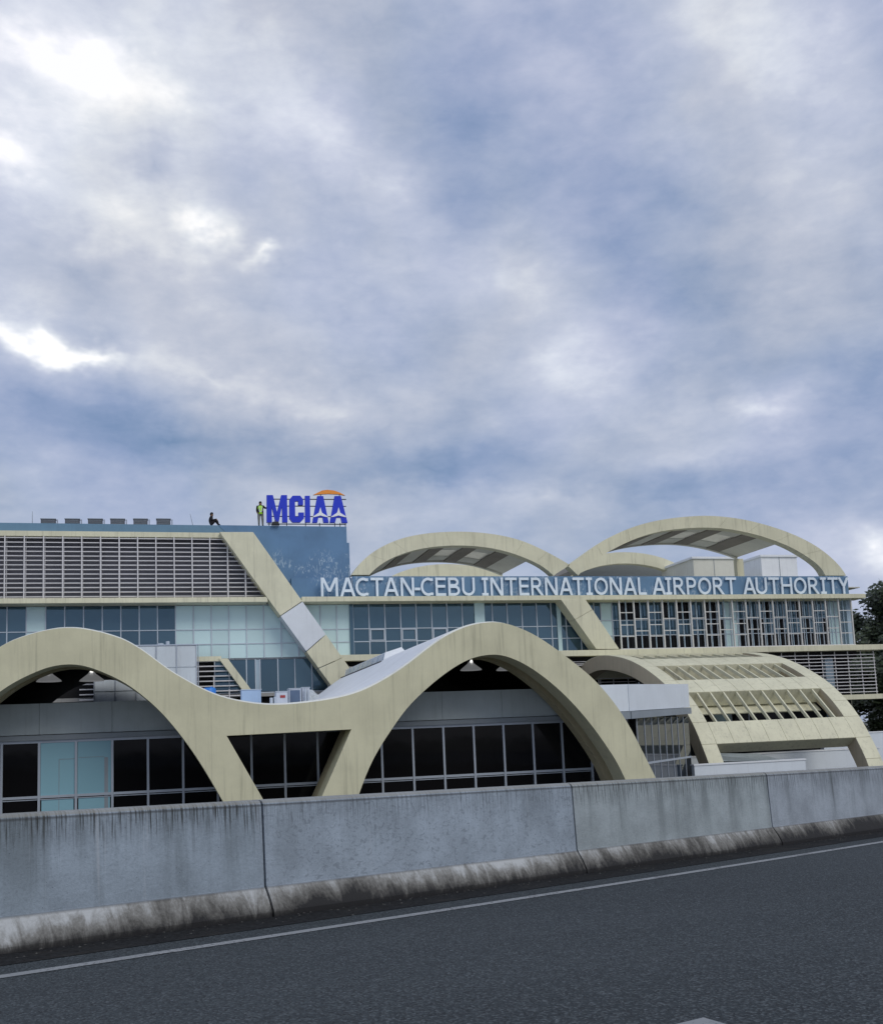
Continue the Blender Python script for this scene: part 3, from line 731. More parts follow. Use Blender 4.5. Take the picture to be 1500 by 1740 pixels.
def grid(name, xs_, zs_, Y, fmat, pane, skip=lambda x, z: False, d=.10, w=.035):
    fr_ = MB().box(xs_[0]-.05, xs_[-1]+.05, Y-.02, Y+.1, zs_[0]-.06, zs_[0]).box(xs_[0]-.05, xs_[-1]+.05, Y-.02, Y+.1, zs_[-1], zs_[-1]+.06).build(name, fmat, off)
    for i, x in enumerate(xs_): 
        if not skip(x, None): piece('mullion', x-w, x+w, Y-d*.6, Y+d*.4, zs_[0], zs_[-1], fmat, fr_)
    for i, (a, c_) in enumerate(zip(xs_, xs_[1:])):
        for j, (z0, z1) in enumerate(zip(zs_, zs_[1:])):
            if skip(a, z0): continue
            piece('pane', a+w, c_-w, Y, Y+.02, z0+.03, z1-.03, pane(i, j, (a+c_)/2, (z0+z1)/2), fr_, jit(.009))
            if j: piece('transom', a+w, c_-w, Y-d*.5, Y+d*.3, z0-.03, z0+.03, fmat, fr_)
    return fr_
GY = FY+.5
# left wing windows
lx = [-9.97+1.163*k for k in range(-5, 11)]
def lp(i, j, x, z):
    if x > .95: return M['teal']
    if -8.6 < x < -7.9: return M['teal']
    return M['glass']
grid('window_band', lx, [8.2, 9.18, 10.84], GY, M['alu2'], lp)
lx2 = [1.66+1.163*k for k in range(0, 7)]
grid('window_band', lx2, [7.2, 8.2, 9.18, 10.84], GY, M['alu2'], lambda i, j, x, z: M['teal'])
grid('window_band', [3.0, 3.95, 5.1, 5.7, 6.0, 7.2, 8.35, 9.5, 10.6], [4.9, 7.12], GY, M['alu2'], lambda i, j, x, z: M['bluecol'] if i == 3 else M['glass'])
piece('window_sill', XL, 10.2, GY-.1, GY+.1, 4.6, 4.84, M['concrete'], off)
# middle windows
mx = [8.66, 10.18, 11.32]+[12.47+1.131*k for k in range(0, 17)]
def mp(i, j, x, z):
    if x < 12.3: return M['teal']
    return M['glass']
grid('window_band', mx, [7.2, 8.2, 9.1, 10.84], GY, M['alu2'], mp)
for (a, c_) in ((12.22, 12.47), (21.3, 22.05), (27.6, 27.9)): piece('column', a, c_, GY-.12, GY-.02, 7.2, 10.84, M['teal'] if a > 20 else M['glass'], off)
for k, x in enumerate(mx[4:13:2]):   # opening sashes in the middle row
    fr_ = MB()
    fr_.box(x+.05, x+1.08, GY-.1, GY-.05, 8.25, 8.31).box(x+.05, x+1.08, GY-.1, GY-.05, 9.0, 9.06).box(x+.05, x+.12, GY-.1, GY-.05, 8.31, 9.0).box(x+1.01, x+1.08, GY-.1, GY-.05, 8.31, 9.0).build('sash', M['alu2'], off)
# right curtain wall with fins
fx = [32.1+1.161*k for k in range(0, 18)]
rw = [30.6, 31.2]+[32.1+.58*k for k in range(0, 36)]
def rp(i, j, x, z):
    if x < 32 : return M['glass'] if x < 31 else M['teal']
    if 41.2 < x < 42.3 or x > 50.6: return M['teal']
    return M['glassd'] if j == 0 else (M['glass'] if random.random() < .55 else M['glassd'])
grid('window_band', rw, [7.2, 8.35, 9.5, 10.84], GY+.2, M['alu2'], rp, w=.038)
finroot = MB().box(fx[0]-.1, fx[-1]+.1, FY-.7, FY-.5, 7.18, 7.26).build('fin_rail', M['louvre'], off)
for k, x in enumerate(fx):
    piece('fin', x-.045, x+.045, FY-.72, FY-.58, 7.26, 10.84, M['fin'], finroot)
    if k < len(fx)-1:
        for z in ((9.92, 9.0, 8.15) if k % 2 == 0 else (9.45, 8.55)):
            piece('fin_shelf', x+.055, fx[k+1]-.055, FY-.66, FY-.58, z-.03, z+.03, M['fin'], finroot)
    if k < len(fx)-1: piece('inner_rod', x+.66, x+.72, FY-.3, FY-.24, 7.26, 10.84, M['bluecol'], finroot)
MB().box(XR-.35, XR, FY+.1, FY+.9, 7.18, 10.84).build('end_pier', M['bluecol'], off)
MB().box(XR-.1, XR, FY+.9, 92, GZ, 10.84).build('end_wall', M['cream2'], off)
# lower slat screen at the right end
s2 = MB().box(41, 54.4, FY-1.0, FY+.6, 2.95, 3.32).build('lower_beam', M['cream2'], off)
for k in range(12): piece('screen_slat', 30.2, 53.6, FY-.62, FY-.5, 3.52+k*.265-.025, 3.52+k*.265+.025, M['louvre'], s2)
for k in range(21): piece('screen_post', 30.2+1.17*k-.025, 30.2+1.17*k+.025, FY-.5, FY-.44, 3.32, 6.76, M['louvre'], s2)
MB().box(49.6, 50.3, FY+.1, FY+.5, GZ, 6.3).build('column', M['bluecol'], off)
for k in range(18): piece('pane', 31+1.17*k, 31+1.17*k+1.1, FY+.62, FY+.64, 3.4, 6.3, M['glassd'], s2, jit())
# slats between canopy and middle window, left lower screen with small brace
s3 = MB().box(10.3, 31, FY-.45, FY-.3, 6.2, 6.26).build('vent_rail', M['louvre'], off)
for k in range(4): piece('vent_slat', 10.3, 31, FY-.5, FY-.38, 5.6+k*.26-.025, 5.6+k*.26+.025, M['louvre'], s3)
for k in range(18): piece('vent_post', 10.5+1.17*k-.025, 10.5+1.17*k+.025, FY-.38, FY-.32, 4.4, 6.2, M['louvre'], s3)
sc = MB().box(1.6, 3.4, FY-.5, FY-.1, 6.98, 7.3).build('screen_head', M['cream2'], off)
a = Vector(XZ(375,1122,FY-.5)); c_ = Vector(XZ(414,1172,FY-.5))
for k in range(9):
    z = 4.35+k*.33; t_ = (z-a.y)/(c_.y-a.y); piece('vent_slat', -5.5, min(a.x+(c_.x-a.x)*t_, 5.6)-.05, FY-.35, FY-.15, z-.035, z+.035, M['louvre'], sc)
for x in (-3.9, -2.7, -1.5, -.4, .75, 1.9, 2.9, 3.9): piece('vent_post', x-.03, x+.03, FY-.38, FY-.33, 4.2, 6.95 if x < 2.5 else 6.0 if x < 3 else 5.1, M['louvre'], sc)
MB().prism([(a.x-.12, a.y+.1), (a.x+.45, a.y+.1), (c_.x+1.0, c_.y-.75), (c_.x+.42, c_.y-.75)], FY-.6, FY-.05).build('small_brace', M['cream2'], off)

# ------------------------------------------------------------------ roof arches
o1 = pts([(596,978),(610,958),(630,940),(660,923),(693,912),(733,906),(773,904),(813,905.5),(853,911),(887,920),(920,935),(953,953),(966,961)], FY)
i1 = pts([(626,978),(643,961),(670,946),(707,934),(747,928.5),(787,927.5),(827,931),(860,938),(893,950),(912,959),(923,966),(932,973),(938,979)], FY)
o2 = pts([(962,962),(980,950),(1000,935),(1030,915),(1065,899),(1100,888),(1140,881),(1187,877),(1217,878),(1253,882),(1293,891),(1333,904),(1367,919),(1393,935),(1413,952),(1427,967),(1434,979)], FY)
i2 = pts([(980,979),(992,965),(1005,955),(1025,942),(1055,926),(1085,913),(1117,904),(1155,899),(1193,897),(1233,899),(1273,907),(1307,917),(1340,930),(1367,946),(1385,959),(1394,969),(1399,979)], FY)
def arcfun(L):
    S = [0]
    for a, c_ in zip(L, L[1:]): S.append(S[-1]+math.hypot(c_[0]-a[0], c_[1]-a[1]))
    def f(u):
        s = u*S[-1]
        for k in range(len(L)-1):
            if s <= S[k+1]+1e-9:
                t_ = (s-S[k])/(S[k+1]-S[k]); return (L[k][0]+(L[k+1][0]-L[k][0])*t_, L[k][1]+(L[k+1][1]-L[k][1])*t_)
        return L[-1]
    return f
def roof_arch(o_, i_, label, u_end, panels):
    o_, i_ = smooth_pts(o_, 2), smooth_pts(i_, 2)
    th = thing('roof_arch', label, 'arch', ((o_[0][0]+o_[-1][0])/2, FY, 12.0), 'barrel arches on the roof')
    nseg = 9; fo, fi = arcfun(o_), arcfun(i_)
    for k in range(nseg):     # face built of cast segments with joints
        u0, u1 = k/nseg+.0003, (k+1)/nseg-.0003
        A = [fo(u0+(u1-u0)*q/8) for q in range(9)]; B = [fi(u0+(u1-u0)*q/8) for q in range(9)]
        MB().band(A, B, FY-.25, FY+.55).build('arch_segment', M['cream2'], th)
    BK = FY+6.3
    lo = .02
    # shell above and ribs below, running front to back
    nb = panels
    for k in range(nb):
        u0 = lo+(u_end-lo)*k/nb; u1 = lo+(u_end-lo)*(k+1)/nb; um = u0+(u1-u0)*.40
        Ra = [fi(u0+(um-u0)*q/5) for q in range(6)]
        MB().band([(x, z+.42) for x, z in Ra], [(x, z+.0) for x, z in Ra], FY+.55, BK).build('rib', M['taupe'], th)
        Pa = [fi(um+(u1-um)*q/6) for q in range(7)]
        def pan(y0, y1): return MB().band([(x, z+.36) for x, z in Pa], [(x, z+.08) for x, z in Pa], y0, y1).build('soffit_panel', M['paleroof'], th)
        if k in (nb-3, nb-2):      # bays with open slats
            fr_ = pan(FY+.55, FY+1.9); pan(BK-1.8, BK); ns_ = 8; g_ = (BK-1.8-FY-1.9)/ns_
            for q in range(ns_):
                y0 = FY+1.9+g_*q
                MB().band([(x, z+.3) for x, z in (Pa[0], Pa[3], Pa[6])], [(x, z+.12) for x, z in (Pa[0], Pa[3], Pa[6])], y0+.20, y0+g_).build('slat', M['paleroof'], fr_)
        else: pan(FY+.55, BK)
    Rm = [fi(lo+(u_end-lo)*q/50) for q in range(51)]
    MB().band([(x, z+.5) for x, z in Rm], [(x, z-.03) for x, z in Rm], BK, BK+.35).build('rear_rim', M['paleroof'], th)
    return th
roof_arch(o1, i1, 'smaller left cream roof arch next to the blue wall', .86, 5)
roof_arch(o2, i2, 'larger right cream roof arch above the blue name band', .80, 6)
# vaults and plant rooms further back on the roof
def rear_vault(x0, x1, zc, zs, y0, y1, label, rim):
    th = thing('rear_vault', label, 'vault', ((x0+x1)/2, y0, 12.0), 'white vaults at the back of the roof')
    A, B = [], []
    for k in range(25):
        a = math.pi*k/24; A.append(((x0+x1)/2-(x1-x0)/2*math.cos(a), zs+(zc-zs)*math.sin(a)**.9)); B.append(((x0+x1)/2-((x1-x0)/2-rim)*math.cos(a), zs-.1+(zc-rim-zs)*math.sin(a)**.9))
    MB().band(A, B, y0, y0+.7).build('vault_rim', M['cream2'], th)
    MB().band([(x, z+.05) for x, z in A], [(x, z-.3) for x, z in A], y0+.7, y1).build('vault_roof', M['white'], th)
    return th
rear_vault(16.2, 30.8, 16.25, 12.0, 85, 98, 'white vault showing low beneath the smaller roof arch', 1.2)
rear_vault(33.0, 47.6, 17.4, 13.2, 85, 98, 'pale vault with rim showing beneath the larger roof arch', .95)
def plant(x0, x1, z1, y0, y1, label, mat):
    th = thing('plant_room', label, 'plant room', ((x0+x1)/2, y0, 12.0))
    MB().box(x0, x1, y0, y1, 12.0, z1).build('wall', mat, th); MB().box(x0-.15, x1+.15, y0-.15, y1+.15, z1, z1+.18).build('roof', M['white'], th)
    MB().box((x0+x1)/2-.02, (x0+x1)/2+.02, y0-.03, y0, 12, z1).build('joint', M['greytrim'], th)
plant(44.3, 48.3, 15.9, 80, 86, 'cream plant room box left of the roof post under the large arch', M['paleroof'])
plant(51.0, 54.6, 16.1, 80, 86, 'plain white plant room box under the right end of the large arch', M['white'])
MB().box(12.4, 54, FY+.9, 95, 11.95, 12.02).build('roof_right', M['paleroof'], off)
MB().box(XZ(1250,950,76.3)[0]-.12, XZ(1250,950,76.3)[0]+.5, 76.0, 76.5, 12, 15.2).build('roof_post', M['cream2'], off)

# ------------------------------------------------------------------ name letters on the blue band
names = thing('name_lettering', 'row of raised white letters fixed along the blue band', 'lettering', (31, FY-.5, 11.2))
_g = {}
SW = .142     # stroke width, cap height 1
def arc(cx, cy_, rx, ry, a0, a1, k=14): return [(cx+rx*math.cos(R_(a0+(a1-a0)*q/k)), cy_+ry*math.sin(R_(a0+(a1-a0)*q/k))) for q in range(k+1)]
h_ = SW/2
GL = {  # stroke skeletons: width, list of polylines
 'I': (.42, [[(.21,0),(.21,1)], [(0,h_),(.42,h_)], [(0,1-h_),(.42,1-h_)]]),
 '-': (.34, [[(0,.38),(.34,.38)]]),
 'T': (.78, [[(.39,0),(.39,1)], [(0,1-h_),(.78,1-h_)]]),
 'L': (.58, [[(h_,0),(h_,1)], [(0,h_),(.58,h_)]]),
 'E': (.66, [[(h_,0),(h_,1)], [(0,h_),(.66,h_)], [(0,1-h_),(.66,1-h_)], [(0,.52),(.62,.52)]]),
 'H': (.82, [[(h_,0),(h_,1)], [(.82-h_,0),(.82-h_,1)], [(0,.52),(.82,.52)]]),
 'N': (.84, [[(h_,0),(h_,1)], [(.84-h_,0),(.84-h_,1)], [(h_+.02,1),(.84-h_-.02,0)]]),
 'M': (1.02, [[(h_,0),(h_,1)], [(1.02-h_,0),(1.02-h_,1)], [(h_+.03,1),(.51,.25)], [(1.02-h_-.03,1),(.51,.25)]]),
 'A': (.88, [[(h_*.9,0),(.44-.02,1)], [(.88-h_*.9,0),(.44+.02,1)], [(.2,.30),(.68,.30)]]),
 'Y': (.80, [[(h_*.9,1),(.40,.45)], [(.80-h_*.9,1),(.40,.45)], [(.40,0),(.40,.48)]]),
 'U': (.82, [[(h_,1),(h_,.36)]+arc(.41,.36,.41-h_,.36-h_,180,360)+[(.82-h_,1)]]),
 'O': (.94, [arc(.47,.5,.47-h_,.5-h_,0,360,32)]),
 'C': (.78, [[(.78,.90)]+arc(.47,.5,.47-h_,.5-h_,62,298,22)+[(.78,.10)]]),
 'P': (.68, [[(h_,0),(h_,1)], [(h_,1-h_),(.36,1-h_)]+arc(.36,.70,.32-h_,.30-h_,90,-90)+[(h_,.40+h_)]]),
 'R': (.80, [[(h_,0),(h_,1)], [(h_,1-h_),(.38,1-h_)]+arc(.38,.71,.30-h_,.29-h_,90,-90)+[(h_,.42+h_)], [(.36,.46),(.80-h_,0)]]),
 'B': (.74, [[(h_,0),(h_,1)], [(h_,1-h_),(.38,1-h_)]+arc(.38,.75,.29-h_,.25-h_,90,-90)+[(h_,.50+h_)], [(h_,.53-h_+.04),(.40,.53-h_+.04)]+arc(.40,.29,.34-h_,.26-h_+.03,90,-90)+[(h_,h_)]]),
}
def letter_mesh(ch):
    if ch in _g: return _g[ch]
    w_, strokes = GL[ch]; b = MB()
    for si, L in enumerate(strokes):
        closed = ch == 'O'; A, B = [], []; N_ = len(L)
        for i in range(N_):
            if closed: a, c_ = L[(i-1) % (N_-1)], L[(i+1) % (N_-1)]
            else: a, c_ = L[max(i-1, 0)], L[min(i+1, N_-1)]
            t_ = Vector((c_[0]-a[0], c_[1]-a[1])).normalized(); sw = h_*1.08 if ch in 'AMNY' and len(L) == 2 and abs(t_.x) > .1 and abs(t_.y) > .1 else h_
            if abs(t_.x) > .1 and abs(t_.y) > .1 and N_ == 2: # slanted stroke: cut level at top and bottom
                nx_, nz_ = sw/abs(t_.y), 0.0; 
                if t_.y < 0: nx_ = -nx_
                A.append((L[i][0]-nx_, L[i][1])); B.append((L[i][0]+nx_, L[i][1]))
            else: A.append((L[i][0]-t_.y*sw, L[i][1]+t_.x*sw)); B.append((L[i][0]+t_.y*sw, L[i][1]-t_.x*sw))
        b.band(A, B, -.10-.004*si, -.002*si)
    me = D.meshes.new('letter_'+ch); me.from_pydata(b.v, [], b.f); me.materials.append(M['letter'])
    bm = bmesh.new(); bm.from_mesh(me); bmesh.ops.recalc_face_normals(bm, faces=bm.faces); bm.to_mesh(me); bm.free()
    _g[ch] = (me, w_); return _g[ch]
for word, xa_, xb_ in (('MACTAN-CEBU', 545, 806), ('INTERNATIONAL', 818, 1097), ('AIRPORT', 1108, 1250), ('AUTHORITY', 1262, 1441)):
    YL = FY-.58
    x0, x1 = XZ(xa_, 997, YL)[0], XZ(xb_, 997, YL)[0]
    H = 1.30; sc_ = H; gap = .15
    ws = [letter_mesh(c)[1] for c in word]
    kern = [gap-(.11 if (p+q) in ('AC','TA','AT','AU','TY','LA','-C','N-','AI') else 0) for p, q in zip(word, word[1:])]
    full = sum(ws)+sum(kern); sx = (x1-x0)/full; x = x0
    for i, c in enumerate(word):
        o = link('letter', letter_mesh(c)[0], None); o.scale = (sx, 1, sc_); o.location = (x, YL if c != 'M' or True else 0, 11.24); attach(o, names)
        x += (ws[i]+(kern[i] if i < len(kern) else 0))*sx
    for xx in (x0+.3, x1-.3): piece('stand_off', xx-.02, xx+.02, YL, FY-.5, 11.6, 11.64, M['alu'], names)

# ------------------------------------------------------------------ roof sign: blue letters on a frame
SY = FY+.45
sg = thing('roof_sign', 'bright blue block letter sign with orange arc on the roof edge', 'sign', (9.5, SY, 16.33))
def sp_(x, y): return XZ(330+x/5, 810+y/5, SY)
def zpoly(L): return [sp_(*q) for q in L]
Mp = [(615,388),(615,157),(668,157),(703,300),(738,157),(788,157),(792,388),(748,388),(744,255),(718,385),(690,385),(658,255),(660,388)]
Cp = [(925,240),(925,195),(900,162),(835,162),(808,195),(808,355),(835,388),(900,388),(932,355),(932,305),(885,305),(885,340),(858,340),(855,210),(882,208),(882,240)]
Ip = [(940,163),(982,163),(986,388),(942,388)]
A1 = [(1045,165),(1095,165),(1142,390),(1098,390),(1090,345),(1055,345),(1045,390),(1003,390)]
A2 = [(1192,165),(1245,165),(1302,392),(1255,392),(1243,347),(1208,347),(1196,390),(1152,390)]
for pl in (Mp, Cp, Ip, A1, A2): MB().prism(zpoly(pl), SY-.05, SY+.22).build('letter', M['signblue'], sg, tri=True)
for cx in (1070, 1225):   # white three-pointed mark across each A
    pl = [(cx,262),(cx+13,308),(cx+70,345),(cx+50,345),(cx+4,333),(cx,330),(cx-4,333),(cx-50,345),(cx-68,345),(cx-13,308)]
    MB().prism(zpoly(pl), SY-.10, SY-.055).build('white_mark', M['signwhite'], sg, tri=True)
MB().prism(zpoly([(1010,156),(1050,135),(1085,118),(1130,112),(1185,118),(1235,135),(1280,160),(1230,150),(1140,146),(1070,150)]), SY-.05, SY+.15).build('orange_arc', M['orange'], sg, tri=True)
fr_ = MB()
for y in (183, 242, 330, 395):
    p, q = sp_(625, y), sp_(1295, y+3); fr_.bar((p[0], SY+.27, p[1]), (q[0], SY+.27, q[1]), .05, .06)
for x in (640, 790, 950, 1070, 1200, 1245, 1290):
    p, q = sp_(x, 385), sp_(x, 425); fr_.bar((p[0], SY+.31, p[1]), (q[0], SY+.31, 16.28), .05, .05, (1,0,0))
for x in (1075, 1235):
    p, q = sp_(x, 170), sp_(x, 145); fr_.bar((p[0], SY+.1, p[1]), (q[0], SY+.1, q[1]), .05, .05, (1,0,0))
fr_.build('support_frame', M['black'], sg)
tb = thing('tool_bag', 'small dark tool bag under the first letter of the roof sign', 'bag', (XZ(468,889,SY-.3)[0], SY-.3, 16.33))
p = tb.location
MB().prism([(p.x-.28, 16.33), (p.x+.28, 16.33), (p.x+.2, 16.58), (p.x-.22, 16.55)], SY-.40, SY-.14).build('bag_body', M['black'], tb, bevel=.03)
MB().tube((p.x-.12, SY-.27, 16.55), (p.x, SY-.27, 16.68), .018).tube((p.x, SY-.27, 16.68), (p.x+.12, SY-.27, 16.56), .018).build('handle', M['black'], tb)

# ------------------------------------------------------------------ people on the roof
def skin_body(name, verts, edges, radii, zones, parent, root=0):
    me = D.meshes.new(name); me.from_pydata(verts, edges, [])
    o = D.objects.new(name, me); COL.objects.link(o)
    sk = o.modifiers.new('skin', 'SKIN'); sk.use_smooth_shade = True
    if not me.skin_vertices:
        bpy.context.view_layer.objects.active = o; bpy.ops.object.modifier_remove(modifier='skin'); sk = o.modifiers.new('skin', 'SKIN')
    sv = me.skin_vertices[0].data
    for i, r in enumerate(radii): sv[i].radius = (r*1.3, r*1.3); sv[i].use_root = (i == root)
    ss = o.modifiers.new('sub', 'SUBSURF'); ss.levels = ss.render_levels = 2
    bpy.context.view_layer.update()
    m2 = D.meshes.new_from_object(o.evaluated_get(bpy.context.evaluated_depsgraph_get())); D.objects.remove(o)
    m2.materials.clear()
    for z in zones: m2.materials.append(z[1])
    for p_ in m2.polygons:
        p_.use_smooth = True
        for k, (test, _) in enumerate(zones):
            if test(p_.center): p_.material_index = k; break
    return link(name, m2, parent)
# standing worker seen from behind, right arm up to the sign
wp = Vector((XZ(443,891,70.62)[0], 70.62, 16.34))
pa = thing('person', 'standing person in lime hi-vis vest reaching to the roof sign', 'person', wp, 'people working on the roof')
V = [(0,0,.93),(0,0,1.15),(0,.01,1.38),(0,0,1.48),(0,-.01,1.56),(0,-.02,1.66),
     (-.11,0,.86),(-.12,-.02,.48),(-.12,.02,.08),(-.12,-.14,.03),
     (.11,0,.86),(.13,-.03,.48),(.14,.03,.08),(.15,-.13,.03),
     (-.20,0,1.38),(-.25,.02,1.12),(-.22,-.12,.92),(-.21,-.17,.86),
     (.20,0,1.39),(.33,-.05,1.27),(.55,-.07,1.33),(.63,-.07,1.34)]
E_ = [(0,1),(1,2),(2,3),(3,4),(4,5),(0,6),(6,7),(7,8),(8,9),(0,10),(10,11),(11,12),(12,13),(2,14),(14,15),(15,16),(16,17),(2,18),(18,19),(19,20),(20,21)]
Rr = [.14,.14,.15,.07,.085,.09,.095,.07,.05,.04,.095,.07,.05,.04,.075,.05,.04,.04,.075,.05,.042,.04]
Vw = [tuple(wp+Vector(q)) for q in V]
zz = wp.z
body = skin_body('body', Vw, E_, Rr, [(lambda c: c.z > zz+1.50 or c.x > wp.x+.56 or (c.x < wp.x-.15 and c.z < zz+.93 and c.z > zz+.8 and c.y < wp.y-.1), M['skin']), (lambda c: c.z > zz+.92, M['darkcloth']), (lambda c: c.z > zz+.09, M['camo']), (lambda c: True, M['black'])], pa)
def shell_ellipse(rings, name, mat, parent, nseg=14):
    b = MB()
    for (cx, cy_, cz, rx, ry) in rings:
        for k in range(nseg): a = 2*math.pi*k/nseg; b.v.append((cx+rx*math.cos(a), cy_+ry*math.sin(a), cz))
    for r in range(len(rings)-1):
        for k in range(nseg): j = (k+1) % nseg; b.f.append([r*nseg+k, r*nseg+j, (r+1)*nseg+j, (r+1)*nseg+k]); b.mi.append(0)
    b.f += [list(range(nseg)), list(range((len(rings)-1)*nseg, len(rings)*nseg))]; b.mi += [0, 0]
    return b.build(name, mat, parent, smooth=True)
vest = shell_ellipse([(wp.x, wp.y, zz+.84, .185, .165), (wp.x, wp.y, zz+1.0, .18, .16), (wp.x, wp.y, zz+1.2, .195, .165), (wp.x, wp.y, zz+1.36, .21, .16), (wp.x, wp.y, zz+1.44, .13, .12)], 'vest', M['vest'], pa)
shell_ellipse([(wp.x, wp.y, zz+.99, .187, .167), (wp.x, wp.y, zz+1.04, .188, .167)], 'reflective_band', M['reflect'], vest)
for s in (-1, 1): MB().box(wp.x+s*.09-.022, wp.x+s*.09+.022, wp.y-.178, wp.y-.155, zz+1.05, zz+1.36).build('reflective_band', M['reflect'], vest)
shell_ellipse([(wp.x, wp.y-.0, zz+1.60, .102, .112), (wp.x, wp.y, zz+1.68, .105, .112), (wp.x, wp.y, zz+1.75, .07, .075), (wp.x, wp.y, zz+1.77, .02, .02)], 'cap', M['hair'], pa)
# seated person in dark clothes, knees up, facing the sign
wp2 = Vector((XZ(357,891,70.62)[0], 70.62, 16.32)); z2 = wp2.z
pb = thing('person', 'person in dark clothes sitting on the roof edge with knees drawn up', 'person', wp2, 'people working on the roof')
V = [(0,0,.14),(.03,0,.36),(.08,0,.58),(.10,0,.68),(.12,-.01,.75),(.13,-.02,.83),
     (.05,-.12,.14),(.42,-.14,.43),(.55,-.13,.08),(.68,-.14,.04),
     (.05,.12,.14),(.36,.14,.40),(.62,.15,.07),(.75,.15,.04),
     (.08,-.20,.57),(.14,-.26,.36),(.38,-.20,.42),(.46,-.18,.45),
     (.08,.20,.57),(.2,.26,.38),(.42,.2,.40),(.48,.18,.42)]
Rr2 = [.15,.145,.14,.07,.085,.095,.10,.075,.05,.04,.10,.075,.05,.04,.075,.05,.042,.042,.075,.05,.042,.042]
skin_body('body', [tuple(wp2+Vector(q)) for q in V], E_, Rr2, [(lambda c: c.z > z2+.70 or (c.x > wp2.x+.42 and c.z > z2+.36 and c.z < z2+.5 and abs(c.y-wp2.y) > .16), M['skin']), (lambda c: True, M['darkcloth'])], pb)
shell_ellipse([(wp2.x+.10, wp2.y, z2+.76, .105, .115), (wp2.x+.11, wp2.y, z2+.86, .115, .12), (wp2.x+.12, wp2.y, z2+.93, .085, .09), (wp2.x+.12, wp2.y, z2+.96, .03, .03)], 'hair', M['hair'], pb)

# ------------------------------------------------------------------ roof plant on the left wing
for k, xp in enumerate((82, 123, 162, 200, 239, 278)):
    CY = FY+1.3; X, Z = XZ(xp, 881, CY)
    who = ('leftmost', 'second from left', 'third from left', 'third from right', 'second from right', 'rightmost')[k]
    ac = thing('condenser_unit', 'dark condenser on the left roof edge, '+who+' of six', 'condenser', (X, CY, 16.05), 'six condensers along the left roof edge')
    MB().box(X-.47, X+.45, CY, CY+.5, 16.25, Z-.04).build('casing', M['fan'], ac, bevel=.02)
    MB().box(X-.50, X+.48, CY-.03, CY+.53, Z-.04, Z).build('top_plate', M['greytrim'], ac)
    for q in range(3): piece('grille_bar', X-.40, X+.38, CY-.02, CY, Z-.14-q*.13, Z-.11-q*.13, M['greytrim'], ac)
    for sx_ in (-.42, .40): MB().box(X+sx_-.04, X+sx_+.04, CY+.05, CY+.45, 16.05, 16.25).build('leg', M['alu'], ac)
    MB().tube((X+.56, CY+.2, 16.05), (X+.56, CY+.2, Z-.02), .035).build('pipe', M['alu'], ac)
for (x0, y0, x1, y1, lb) in ((55, 888, 55, 869, 'thin upright roof aerial at the far left of the roof'), (329, 892, 323, 873, 'thin leaning roof aerial left of the seated person')):
    p, q = XZ(x0, y0, FY+.7), XZ(x1, y1, FY+.7)
    o = thing('aerial', lb, 'aerial', (p[0], FY+.7, 16.2))
    MB().tube((p[0], FY+.7, 16.1), (q[0], FY+.7, q[1]), .025, .012).build('rod', M['greytrim'], o); MB().box(p[0]-.08, p[0]+.08, FY+.62, FY+.78, 16.05, 16.34).build('base', M['black'], o)

# ------------------------------------------------------------------ plant between canopy and office block
TY = 66.6
tk = thing('water_tank', 'large pale panelled water tank behind the left arch of the canopy', 'tank', (-1.4, TY, 2.1))
tx0, tx1, tz0, tz1 = XZ(160, 1180, TY)[0], XZ(334, 1130, TY)[0], 2.2, XZ(300, 1097, TY)[1]
MB().box(tx0, tx1, TY, TY+2.2, tz0, tz1).build('tank_body', M['tank'], tk)
npx = 5; pw = (tx1-tx0)/npx; nz = 4; ph = (tz1-tz0)/nz
for i in range(npx):
    for j in range(nz):
        piece('tank_panel', tx0+i*pw+.04, tx0+(i+1)*pw-.04, TY-.05, TY, tz0+j*ph+.04, tz0+(j+1)*ph-.04, M['tank'], tk)
for i in range(npx+1): piece('flange', tx0+i*pw-.025, tx0+i*pw+.025, TY-.09, TY, tz0, tz1, M['alu'], tk)
MB().box(tx0-.05, tx1+.05, TY-.1, TY+2.25, tz1, tz1+.07).build('top_rim', M['alu'], tk)
MB().tube((tx1-1.75, TY+.3, tz1+.05), (tx1-1.75, TY+.3, tz1+.3), .12).build('vent', M['alu2'], tk)
MB().tube((tx1-2.2, TY+.4, tz1+.05), (tx1-2.2, TY+.4, tz1+.18), .22).build('hatch', M['alu2'], tk)
ladder = MB()
for s in (0, .32): ladder.tube((tx1+.12, TY+.3+s, tz0), (tx1+.12, TY+.3+s, tz1+.1), .025)
for q in range(10): ladder.tube((tx1+.12, TY+.3, tz0+.3+q*.42), (tx1+.12, TY+.62, tz0+.3+q*.42), .018)
ladder.build('ladder', M['alu'], tk)
dx, dz = XZ(356, 1170, 60); dr = thing('barrel', 'blue plastic barrel lid showing behind the canopy trough', 'barrel', (dx, 60, 2.6))
shell_ellipse([(dx, 60, 2.6, .3, .3), (dx, 60, dz-.35, .36, .36), (dx, 60, dz-.05, .36, .36), (dx, 60, dz+.04, .28, .28)], 'barrel_body', M['drum'], dr)
MB().tube((dx+.1, 60, dz+.03), (dx+.1, 60, dz+.1), .06).build('cap', M['drum'], dr)
MB().box(2.0, 13.5, 57, 66, 1.9, 2.6).build('plant_deck', M['concrete'], off)
